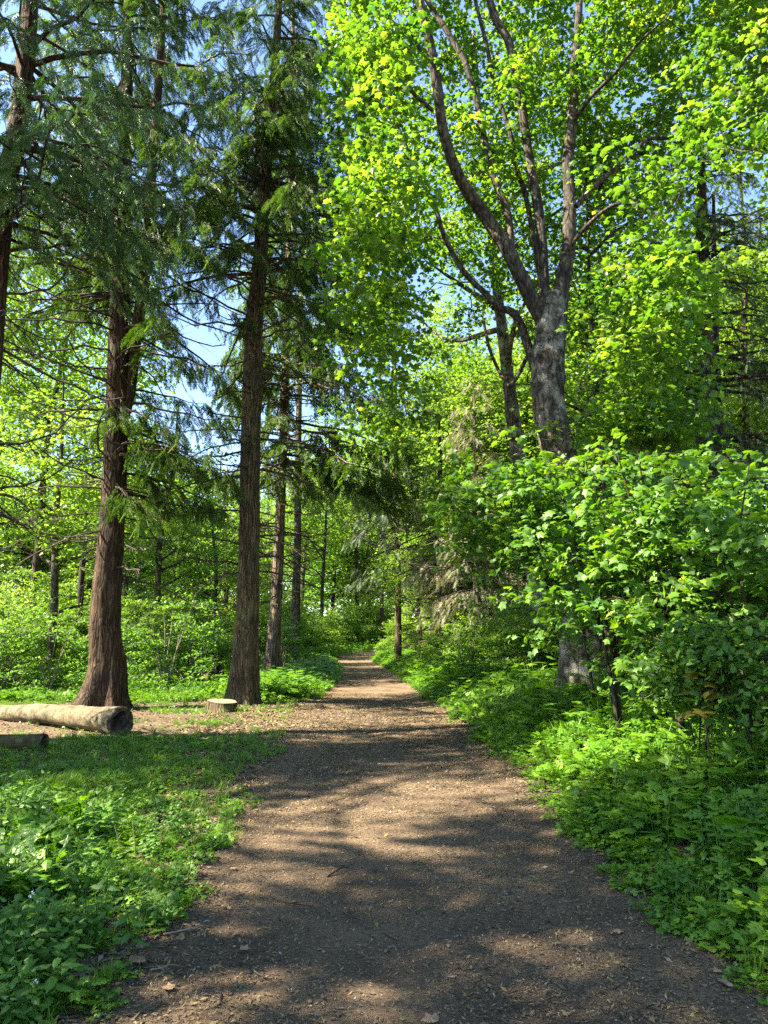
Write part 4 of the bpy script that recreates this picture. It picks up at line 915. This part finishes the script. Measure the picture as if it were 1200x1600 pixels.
# RIGHT bank herbs
mb = MB(); mg = MB(); mn = MB()
for (y0, y1, dmax, dens, lib) in [(1.6, 7, 3.2, 58, near), (7, 13, 5.5, 34, mid), (13, 24, 9, 15, mid)]:
    A = (y1-y0)*dmax; x, y, d = seeds(r, int(A*dens), 1, y0, y1, .0, dmax)
    d = d+edge_noise(x, y); k = (d > .05) & ~((y < 3.4) & (d < .35)); x, y, d = x[k], y[k], d[k]
    kind = r.random(len(x)); zone = fbm(x*.8+5, y*.8, 2)
    sc = (.16+.22*ss(.0, .8, d)+.20*ss(.8, 2.6, d))*r.uniform(.7, 1.3, len(x))*(1+.3*ss(6, 14, y))
    isu = kind < .38+.5*(zone-.5); ist = (~isu) & (kind < .62); isn = (~isu) & (~ist) & (kind < .80) & (d > .35); isb = (~isu) & (~ist) & (~isn) & (kind < .93); isg = ~(isu | ist | isn | isb)
    stamp(mb, lib['umbel'], P3(x[isu], y[isu]), sc[isu]*np.where(y[isu] < 7, .85, 1.0), r); stamp(mb, lib['trif'], P3(x[ist], y[ist]), sc[ist]*.95, r)
    stamp(mb, lib['broad'], P3(x[isb], y[isb]), sc[isb]*.9, r)
    stamp(mn, lib['nettle'], P3(x[isn], y[isn]), np.minimum(sc[isn]*1.15, .42), r)
    stamp(mg, lib['grass'], P3(x[isg], y[isg]), sc[isg]*1.1, r)
    # low carpet at the fringe
    x, y, d = seeds(r, int((y1-y0)*1.2*dens*1.1), 1, y0, y1, -.1, 1.1); d = d+edge_noise(x, y)*.8; k = (d > 0) & (r.random(len(x)) < .75); x, y = x[k], y[k]
    stamp(mb, lib['low'], P3(x, y), r.uniform(.15, .3, len(x)), r)
tag(mb.build('undergrowth', M['herb']), 'dense cow parsley and leafy herbs covering the right bank', 'undergrowth', kind='stuff')
tag(mn.build('nettles', M['nettle']), 'dark green nettles mixed into the right bank', 'nettles', kind='stuff')
tag(mg.build('grass', M['grass']), 'grass blades among the herbs on the right bank', 'grass', kind='stuff')
# LEFT foreground and clearing
def clearing(x, y):
    """0..1 cover on the left: bare soil round log and stump"""
    bare = ss(11.2, 13.0, y)*(1-ss(18.0, 19.2, y))*ss(-9.5, -8, x)
    bare = np.maximum(bare, .8*ss(10.6, 11.4, y)*(1-ss(11.8, 12.6, y))*(1-ss(-6.2, -5.2, x)))
    bare = np.maximum(bare, .8*ss(16.5, 17.3, y)*(1-ss(21, 22.5, y))*ss(-5.8, -4.6, x))
    return 1-bare*ss(.36, .50, fbm(x*.9+2, y*1.2+8, 2)+.10)
mb = MB(); mg = MB(); mn = MB()
for (y0, y1, dmax, dens, lib) in [(1.6, 7, 3.6, 48, near), (7, 12.5, 6.5, 46, mid), (12.5, 24, 12, 20, mid)]:
    A = (y1-y0)*dmax; x, y, d = seeds(r, int(A*dens), -1, y0, y1, .0, dmax)
    d = d+edge_noise(x, y, .8)*1.1; cl = clearing(x, y); k = (d > .0) & (r.random(len(x)) < np.where(cl < .6, .10, 1)); x, y, d, cl = x[k], y[k], d[k], cl[k]
    kind = r.random(len(x)); zone = fbm(x*.9+15, y*.9, 2)
    tall = np.where(y < 4.8, 1.3, np.where(y < 6.2, 1.0, np.where(y < 19, .42, 1.0+.3*(y > 22))))+.0*x
    tall = np.where((y >= 6.2) & (y < 8.5), .62, tall)
    sc = (.13+.24*ss(.1, 1.3, d))*r.uniform(.75, 1.25, len(x))*tall
    pg = np.where((y > 8) & (y < 18), .55, .22)
    isg = kind < pg; isu = (~isg) & (kind < pg+.3+.4*(zone-.5)); isl = (~isg) & (~isu) & (kind < pg+.42); isn = (~isg) & (~isu) & (~isl) & (kind > np.where(y < 6, .85, .88)) & ((y < 7) | (y > 20)); ist = ~(isg | isu | isl | isn)
    stamp(mb, lib['umbel'], P3(x[isu], y[isu]), sc[isu], r); stamp(mb, lib['trif'], P3(x[ist], y[ist]), sc[ist]*.9, r)
    stamp(mb, lib['low'], P3(x[isl], y[isl]), sc[isl]*1.3, r); stamp(mn, lib['nettle'], P3(x[isn], y[isn]), sc[isn]*1.35, r)
    stamp(mg, lib['grass'], P3(x[isg], y[isg]), np.maximum(sc[isg], .12)*.9, r)
    x, y, d = seeds(r, int((y1-y0)*(2.0 if y0 < 7 else dmax*.8)*dens*1.0), -1, y0, y1, -.12, 2.0 if y0 < 7 else dmax*.8); d = d+edge_noise(x, y, .8); cl = clearing(x, y)
    k = (d > 0) & (r.random(len(x)) < np.where(cl < .6, .10, .8)); x, y = x[k], y[k]
    q = r.random(len(x)) < .5
    stamp(mb, lib['low'], P3(x[q], y[q]), r.uniform(.15, .28, q.sum()), r); stamp(mg, lib['grass'], P3(x[~q], y[~q]), r.uniform(.10, .2, (~q).sum()), r)
# long grass by the sunlit right verge and the left verge near the far bend
for side in (1, -1):
    x, y, d = seeds(r, 4200, side, 19.5, 60, -.1, 2.4); q = r.random(len(x)) < .4; up = .55+.6*ss(0, .9, d)+.25*(fbm(x, y)-.5)
    stamp(mg, mid['grass'], P3(x[q], y[q]), r.uniform(.3, .55, q.sum())*up[q]*1.1, r); stamp(mb, mid['trif'], P3(x[~q], y[~q]), r.uniform(.35, .7, (~q).sum())*up[~q], r)
tag(mb.build('undergrowth', M['herb']), 'low leafy herbs and ground elder spreading over the left verge and clearing', 'undergrowth', kind='stuff')
tag(mn.build('nettles', M['nettle']), 'nettles growing through the left verge', 'nettles', kind='stuff')
tag(mg.build('grass', M['grass']), 'short bright grass along the left edge of the path and on both verges farther on', 'grass', kind='stuff')
# FAR floor
mb = MB()
for side, dm in ((1, 26), (-1, 34)):
    x, y, d = seeds(r, 9000, side, 22, 60, .1, dm); stamp(mb, far, P3(x, y), r.uniform(.3, .7, len(x))*(.6+.5*ss(0, 3, d)), r)
    x, y, d = seeds(r, 4500, side, 55, 118, .1, 40); stamp(mb, far, P3(x, y), r.uniform(.5, 1.1, len(x))*(.6+.5*ss(0, 3, d)), r)
tag(mb.build('undergrowth', M['wood']), 'bright green ground cover of the wood beyond the clearing', 'undergrowth', kind='stuff')

mb = MB(); r = R0(909); n = 9000
a = r.uniform(-1.0, 1.0, n); R_ = r.uniform(105, 150, n); h = 20*r.random(n)**.9*(.75+.5*fbm(a*9, a*0+2, 2)); x = np.sin(a)*R_; y = np.cos(a)*R_
C = np.stack([x, y, height(np.clip(x, -70, 70), np.clip(y, -30, 120))+h], -1)
leaf_clusters(r, mb, C, 2.2, 26, .62, RH4, .3, .5, .1)
tag(mb.build('far_wood', M['lime']), 'solid mass of spring green wood far behind everything', 'wood', kind='stuff')

# plants one can tell apart at the front left
def gpt(q):
    ang = math.atan((q[1]-800)/F)-PITCH; Y = 1.6/math.tan(ang); x = (q[0]-600)/F*Y/(cos(PITCH)-(800-q[1])/F*sin(PITCH)); return x, Y
def nettle_plant(q, H, seed, label):
    r = R0(seed); x, y = gpt(q); root = empty('nettle_plant', (x, y, gz(x, y)), label, 'nettle', 'tall nettles at the front left')
    lx, ly = r.normal(0, .05, 2); P = curve([(0, 0, 0), (lx*.4, ly*.4, H*.5), (lx, ly, H)], 12); mb = MB(); v, t = tubes(P, np.linspace(.0035, .002, 12), 6); mb.add(v, t, .6); mb.build('stem', M['nettle'], root)
    mb = MB(); a0 = r.uniform(0, 6.28); T = 6
    for k in range(T):
        f = .35+.64*k/(T-1); i = min(int(f*11), 10); p = P[i]*(1-(f*11-i))+P[i+1]*(f*11-i); sz = (.085 if k < T-2 else .06 if k < T-1 else .035)*r.uniform(.9, 1.15); aa = a0+k*pi/2+np.array([0, pi])
        d = np.stack([np.cos(aa), np.sin(aa), np.full(2, r.uniform(-.5, -.05) if k < T-1 else .6)], -1)
        scatter(mb, NETTLE, np.array([p, p])+d*.02, d, np.array([[0, 0, 1.]]*2)+r.normal(0, .15, (2, 3)), sz, r.random(2)*.6+.3)
    mb.build('leaves', M['nettle'], root)
for k, (q, H, lab) in enumerate([((210, 1500), .34, 'nettle standing apart at the edge of the left verge, nearest the path'), ((75, 1420), .36, 'nettle with a pale upturned leaf halfway up the left foreground'), ((112, 1560), .33, 'nettle with wide leaves low in the left foreground'),
                                 ((70, 1590), .28, 'nettle at the bottom left corner of the photo'), ((20, 1500), .36, 'nettle against the left photo edge, low down'), ((150, 1460), .3, 'dark nettle between the verge nettle and the wide-leaved one')]):
    nettle_plant(q, H, 400+k, lab)
for k, (q, H, lab) in enumerate([((70, 1596), .16, 'white-flowered herb at the bottom of the left verge'), ((25, 1545), .42, 'white-flowered herb on a tall pale stalk by the left edge')]):
    r = R0(420+k); x, y = gpt(q); root = empty('flowering_herb', (x, y, gz(x, y)), lab, 'flower', 'white flowers at the front left'); P = curve([(0, 0, 0), (r.normal(0, .02), 0, H*.6), (r.normal(0, .04), -.02, H)], 8)
    mb = MB(); v, t = tubes(P, np.linspace(.003, .0018, 8), 5); mb.add(v, t, .9)
    a = r.uniform(0, 6.28, 5); scatter(mb, OVATE, np.repeat(P[2:7], 1, 0), np.stack([np.cos(a), np.sin(a), a*0-.1], -1), np.array([[0, 0, 1.]]*5), .05, r.random(5)); mb.build('stem', M['herb'], root)
    mb = MB(); n = 14; p = P[-1]+r.normal(0, .007, (n, 3)); a = r.uniform(0, 6.28, n); scatter(mb, RH4, p, np.stack([np.cos(a), np.sin(a), r.normal(.2, .4, n)], -1), rdir(r, n, .6, .4), .009, r.random(n)); mb.build('flower_head', M['flower'], root)
for k, (pts, lab) in enumerate([([(188, 1326), (183, 1305), (179, 1290)], 'straight pale stalk left of the two others in the left verge'), ([(211, 1322), (209, 1303), (207, 1284)], 'middle pale stalk standing in the left verge'), ([(238, 1330), (250, 1318), (252, 1305), (244, 1298)], 'curled pale stalk nearest the path in the left verge')]):
    x, y = gpt((pts[0][0], 1345)); P = [pix(a, b, y) for a, b in pts]; o = np.array([x, y, gz(x, y)]); P = curve([np.zeros(3)]+[p-o for p in P], 14); mb = MB(); v, t = tubes(P, np.linspace(.006, .003, 14), 6); mb.add(v, t, 1.0)
    tag(mb.build('plant_stalk', M['grass'], loc=tuple(o)), lab, 'stalk', 'pale stalks in the left verge')

# ------------------------------------------------------------------ litter on path and soil
mb = MB(); r = R0(950)
n = 210000; y = 2.2+(22-2.2)*r.random(n)**1.9; x = pcx(y)+r.uniform(-1.9, 1.9, n)
z = height(x, y)+.010+.020*(fbm(x*7, y*7, 4)-.5)+.004*r.random(n)
a = r.uniform(0, 6.28, n); l = r.uniform(.006, .030, n)*np.where(r.random(n) < .08, 1.8, 1)*np.clip(y/6, 1, 2.2); w = l*r.uniform(.08, .45, n)
d = np.stack([np.cos(a), np.sin(a), r.normal(0, .25, n)], -1); s = np.stack([-np.sin(a), np.cos(a), r.normal(0, .3, n)], -1); p = np.stack([x, y, z], -1)
V = np.stack([p-d*l[:, None]/2, p+s*w[:, None]/2, p+d*l[:, None]/2, p-s*w[:, None]/2], 1)
T = np.array([[0, 1, 2], [0, 2, 3]])[None]+(np.arange(n)*4)[:, None, None]
patch = fbm(x*1.6+4, y*1.6, 3)
cen = np.abs(x-pcx(y))/1.5; keep_ = r.random(n) < np.clip(.35+.65*ss(.25, .75, .6*cen+1.6*(patch-.3)), 0, 1); V = V[keep_]; T = T[:keep_.sum()]; patch = patch[keep_]; n = int(keep_.sum())
rv = np.where(r.random(n) < .5+.8*(patch-.5), r.random(n)*.65, r.random(n)**.75); mb.add(V.reshape(-1, 3), T.reshape(-1, 3), np.repeat(rv*.985, 2))
tag(mb.build('bark_litter', M['chips']), 'brown needles and bark chips scattered over the dirt path', 'litter', kind='stuff')
mb = MB()
n = 60000; y = 2.2+20*r.random(n)**1.1; x = pcx(y)+np.where(r.random(n) < .75, -1, 1)*(phw(y)+r.uniform(-.2, 8, n)*np.where(r.random(n) < .5, .25, 1)); z = height(x, y)+.008
a = r.uniform(0, 6.28, n); l = r.uniform(.02, .085, n); w = l*r.uniform(.2, .6, n)
d = np.stack([np.cos(a), np.sin(a), r.normal(0, .3, n)], -1); s = np.stack([-np.sin(a), np.cos(a), r.normal(0, .4, n)], -1); p = np.stack([x, y, z], -1)
V = np.stack([p-d*l[:, None]/2, p+s*w[:, None]/2, p+d*l[:, None]/2, p-s*w[:, None]/2], 1); T = np.array([[0, 1, 2], [0, 2, 3]])[None]+(np.arange(n)*4)[:, None, None]
mb.add(V.reshape(-1, 3), T.reshape(-1, 3), np.repeat(r.random(n)*.95, 2))
tag(mb.build('leaf_litter', M['chips']), 'dry leaf crumbs and chips on the bare soil of the clearing', 'litter', kind='stuff')
# pale grit
mb = MB(); n = 520; y = 2.4+14*r.random(n)**1.7; x = pcx(y)+r.uniform(-1.4, 1.4, n); z = height(x, y)+.012
oc = (np.array([(1, 0, 0), (0, 1, 0), (-1, 0, 0), (0, -1, 0), (0, 0, .8), (0, 0, -.6)], float), np.array([[0, 1, 4], [1, 2, 4], [2, 3, 4], [3, 0, 4], [1, 0, 5], [2, 1, 5], [3, 2, 5], [0, 3, 5]]))
a = r.uniform(0, 6.28, n); scatter(mb, oc, np.stack([x, y, z], -1), np.stack([np.cos(a), np.sin(a), 0*a], -1), np.array([[0, 0, 1.]])+r.normal(0, .3, (n, 3)), r.uniform(.002, .006, n)*np.clip(y/5, 1, 2), .6+.4*r.random(n), stretch=r.uniform(.5, 1, n))
tag(mb.build('grit', plain_mat('pale_grit', [(0, (.16, .14, .12)), (1, (.42, .39, .34))], attr=True)), 'small pale stones bedded in the path', 'grit', kind='stuff')

# individual twigs and dead leaves on the path
tw = [((1095, 1452), (1015, 1446), .005, 'pale thin twig on the path edge at lower right', 'cutwood'),
      ((545, 1418), (573, 1447), .007, 'short dark stick in the middle of the near path', 'dead_twig'),
      ((512, 1367), (546, 1353), .008, 'dark stick lying up-path of the middle stick', 'dead_twig'),
      ((255, 1465), (320, 1449), .005, 'curved pale twig at the left edge of the path', 'cutwood'),
      ((235, 1521), (280, 1513), .004, 'straight straw-coloured stalk beside the dead leaf at lower left', 'cutwood'),
      ((345, 1552), (352, 1592), .004, 'small twig pointing down the path at lower left', 'dead_twig'),
      ((365, 1500), (425, 1530), .005, 'long thin twig low on the left side of the path', 'dead_twig'),
      ((600, 1455), (640, 1480), .004, 'thin reddish twig right of the middle stick', 'dead_twig'),
      ((420, 1400), (505, 1432), .005, 'crooked branched twig left of the middle stick', 'dead_twig')]
for k, (a, b, rad, lab, mt) in enumerate(tw):
    r = R0(970+k)
    def g(q):
        ang = math.atan((q[1]-800)/F)-PITCH; Y = 1.6/math.tan(ang); x = (q[0]-600)/F*Y/(cos(PITCH)-(800-q[1])/F*sin(PITCH)); return np.array([x, Y, gz(x, Y)+.02])
    A, B = g(a), g(b); o = (A+B)/2; L = np.linalg.norm(B-A); nrm_ = np.array([-(B-A)[1], (B-A)[0], 0])
    P = curve([A-o, (A-o)*.3+nrm_*r.uniform(-.12, .12), (B-o)*.4+nrm_*r.uniform(-.12, .12)+[0, 0, .01], B-o], 12)
    mb = MB(); v, t = tubes(P, rad*np.linspace(1, .55, 12), 7, cap=True); mb.add(v, t)
    if k in (8, 6, 3):
        for q in (4, 7):
            d = norm(P[q+1]-P[q]+nrm_/max(L, .1)*.04*(1 if q == 4 else -1)); v, t = tubes(curve([P[q], P[q]+d*L*.2+[0, 0, .005], P[q]+d*L*.32], 5), rad*.6*np.linspace(1, .4, 5), 5); mb.add(v, t)
    ob = mb.build('twig', M[mt], smooth=True, loc=tuple(o)); tag(ob, lab, 'twig', 'twigs lying on the path')
dl = [((214, 1508), .13, 'curled tan dead leaf among the plants at lower left'), ((262, 1548), .06, 'small pale dead leaf right of the curled one at lower left'), ((990, 1396), .10, 'pale lobed dead leaf on the right side of the path'),
      ((1134, 1542), .09, 'tan oval dead leaf near the bottom right corner'), ((965, 1456), .06, 'small yellowish leaf on the right of the near path'), ((383, 1483), .06, 'crumpled grey leaf left of centre on the near path'),
      ((1130, 1455), .06, 'brown leaf beside the pale thin twig'), ((1060, 1412), .07, 'brown leaf at the foot of the right bank plants'), ((365, 1358), .05, 'pale leaf fragment at the left edge of the path'), ((935, 1374), .05, 'pale green leaf scrap right of the path middle'),
      ((1120, 1520), .05, 'pinkish leaf scrap above the tan oval leaf'), ((672, 1590), .08, 'dry orange frond piece at the bottom of the path')]
for k, (q, s, lab) in enumerate(dl):
    r = R0(990+k); ang = math.atan((q[1]-800)/F)-PITCH; Y = 1.6/math.tan(ang); x = (q[0]-600)/F*Y/(cos(PITCH)-(800-q[1])/F*sin(PITCH))
    v, t = MAPLE if k % 3 else OVATE; v = v.copy()-[0, .45, 0]; v[:, 2] = .10+.5*(v[:, 0]**2)*(1 if k % 2 else -.3)+r.uniform(0, .1, len(v)); a = r.uniform(0, 6.28)
    c, s_ = cos(a), sin(a); v = np.stack([v[:, 0]*c-v[:, 1]*s_, v[:, 0]*s_+v[:, 1]*c, v[:, 2]], -1)*s
    mb = MB(); mb.add(v, t); tag(mb.build('dead_leaf', M['deadleaf'], loc=(x, Y, gz(x, Y)+.012)), lab, 'dead leaf', 'dead leaves on the path')

# ------------------------------------------------------------------ logs and stump
def log_obj(name, label, A, B, ra, rb, bark, endmat, seed, k=32, hollow=True, sagm=.0, group='fallen logs left of the path', n=60, rough=.06):
    """A = near end (cut face shown), B = far end"""
    A = np.array(A, float); B = np.array(B, float); root = empty(name, tuple(A), label, 'log', group); mb = MB(); r = R0(seed)
    mid_ = (B-A)/2+np.array([0, 0, sagm]); P = curve([np.zeros(3), mid_*.5+r.normal(0, .03, 3), mid_, mid_*1.5+r.normal(0, .03, 3), B-A], n)
    h = np.linspace(0, np.linalg.norm(B-A), n); th = np.arange(k)*2*pi/k
    Rr = np.linspace(ra, rb, n)[:, None]*(1+rough*(2*fbm(np.cos(th)[None, :]*1.5+seed+5, h[:, None]*1.2+np.sin(th)[None, :]*1.5, 3)-1)+.006*np.sin(h[:, None]*5+2*fbm(h[:, None]*1.1, h[:, None]*0+4)*6))
    Rr *= (1+.22*np.exp(-h/.30))[:, None]*(1+.05*np.exp(-((h-1.3)/.12)**2)+.06*np.exp(-((h-2.9)/.15)**2))[:, None]
    d = norm(np.gradient(P, axis=0)); a = norm(np.cross(d, [0, 0, 1.])); b = np.cross(d, a)
    V = P[:, None]+Rr[:, :, None]*(a[:, None]*np.cos(th)[None, :, None]+b[:, None]*np.sin(th)[None, :, None])
    i = np.arange(n-1)[:, None]*k; j = np.arange(k)[None]; j2 = (j+1) % k; q = np.stack([i+j, i+j2, i+k+j2, i+k+j], -1).reshape(-1, 4)
    V = V.reshape(-1, 3); T = np.concatenate([q[:, [0, 2, 1]], q[:, [0, 3, 2]]])
    c1 = np.stack([np.full(k-2, (n-1)*k), (n-1)*k+np.arange(1, k-1), (n-1)*k+np.arange(2, k)], -1); mb.add(V, np.concatenate([T, c1])); mb.build('bark', M[bark], root, smooth=True)
    # cut face with ragged hollow
    fr = [1.0, .9, .72, .5, .3, .12] ; dep = ([-.0, -.03, -.02, .10, .22, .26] if hollow else [0, -.01, -.005, 0, 0, 0]); mb = MB(); vs = []
    for f, dd in zip(fr, dep):
        jit = 1+(.12*(fbm(th*1.3+seed, th*0+f*9)-.5) if f < 1 else 0)
        vs.append(P[0]+d[0]*(dd+(.03*(vnoise(th*2+f*7, th*0+seed)-.5)[:, None] if f < 1 else 0))+(Rr[0]*f*jit)[:, None]*(a[0]*np.cos(th)[:, None]+b[0]*np.sin(th)[:, None]))
    vs.append((P[0]+d[0]*dep[-1])[None]); V = np.concatenate(vs); m = len(fr); i = np.arange(m-1)[:, None]*k
    q = np.stack([i+j, i+j2, i+k+j2, i+k+j], -1).reshape(-1, 4); T = np.concatenate([q[:, [0, 1, 2]], q[:, [0, 2, 3]], np.stack([(m-1)*k+np.arange(k), (m-1)*k+(np.arange(k)+1) % k, np.full(k, m*k)], -1)])
    mb.add(V, T); mb.build('cut_end', M[endmat], root)
    return root
zA = gz(-4.55, 12.5)
log_obj('fallen_log', 'long pale smooth log with a dark hollow end before the broad cedar', (-4.58, 12.5, zA+.21), (-11.5, 17.8, gz(-11.5, 17.8)+.09), .215, .09, 'logbark', 'rotwood', 4, rough=.11, n=120, k=48, sagm=-.02)
log_obj('fallen_log', 'dark mossy log half hidden at the left edge in front of the pale log', (-5.15, 10.9, gz(-5.1, 10.9)+.10), (-8.5, 11.2, gz(-8.5, 11.2)+.12), .11, .13, 'mosswood', 'rotwood', 5, k=18)
log_obj('fallen_log', 'dark broken log propped up in the undergrowth between two cedars', pix(343, 1046, 24), pix(262, 1062, 25.5), .17, .12, 'mosswood', 'rotwood', 6, k=18, rough=.12)
log_obj('fallen_log', 'short dark log lying under the propped one', pix(331, 1056, 23.3), pix(296, 1068, 24.5), .14, .12, 'mosswood', 'rotwood', 7, k=18, rough=.12)
log_obj('fallen_log', 'pale weathered log in the undergrowth right of the broad cedar', pix(290, 1062, 25.2), pix(198, 1059, 26.2), .13, .11, 'logbark', 'cutwood', 8, k=18, rough=.12)

sx, sy = -3.78, 16.7; sz = gz(sx, sy)
root = empty('tree_stump', (sx, sy, sz), 'low sawn stump with pale flat top in front of the tall straight cedar', 'stump'); mb = MB()
k = 40; th = np.arange(k)*2*pi/k; hs = np.array([-.08, 0, .04, .09, .15, .21, .25]); lob = .5+.5*np.cos(5*th+.6+np.sin(2*th)); V = []
for h in hs:
    R_ = (.33+.10*np.exp(-max(h, 0)/.08)*(.3+lob))*(1+.05*(2*fbm(th*2.2, th*0+h*3)-1)+.05*(lob-.5)); zz = h+(.035*np.cos(th-2.6)+.02*(fbm(th*2.5, th*0+2)-.5))*(h > .2)
    V.append(np.stack([R_*np.cos(th), R_*np.sin(th), np.broadcast_to(zz, th.shape)], -1))
V = np.concatenate(V); i = np.arange(len(hs)-1)[:, None]*k; j = np.arange(k)[None]; j2 = (j+1) % k; q = np.stack([i+j, i+j2, i+k+j2, i+k+j], -1).reshape(-1, 4)
mb.add(V, np.concatenate([q[:, [0, 1, 2]], q[:, [0, 2, 3]]])); mb.build('bark', M['cedar_bark_pale'], root)
top = V[-k:]; mb = MB(); c = top.mean(0)
V2 = np.concatenate([top+[0, 0, .001], c+(top-c)*.7+[0, 0, .006], c+(top-c)*.35+[0, 0, -.004], [c]]); i = np.arange(2)[:, None]*k; q = np.stack([i+j, i+j2, i+k+j2, i+k+j], -1).reshape(-1, 4)
mb.add(V2, np.concatenate([q[:, [0, 1, 2]], q[:, [0, 2, 3]], np.stack([2*k+np.arange(k), 2*k+(np.arange(k)+1) % k, np.full(k, 3*k)], -1)])); nt = M['ringwood'].node_tree; wv = nt.nodes.new('ShaderNodeTexWave'); wv.wave_type = 'RINGS'; wv.rings_direction = 'Z'; wv.inputs['Scale'].default_value = 9; wv.inputs['Distortion'].default_value = 3; wv.inputs['Detail'].default_value = 3
tcn = nt.nodes.new('ShaderNodeTexCoord'); nt.links.new(tcn.outputs['Object'], wv.inputs[0]); rr2 = ramp(nt, [(.1, (.45, .4, .35)), (.6, (1, 1, 1))], wv.outputs[0]); mq = nt.nodes.new('ShaderNodeMixRGB'); mq.blend_type = 'MULTIPLY'; mq.inputs[0].default_value = .8
pb = [q for q in nt.nodes if q.type == 'BSDF_PRINCIPLED'][0]; src_ = pb.inputs['Base Color'].links[0].from_socket; nt.links.new(src_, mq.inputs[1]); nt.links.new(rr2.outputs[0], mq.inputs[2]); nt.links.new(mq.outputs[0], pb.inputs['Base Color'])
mb.build('sawn_top', M['ringwood'], root)
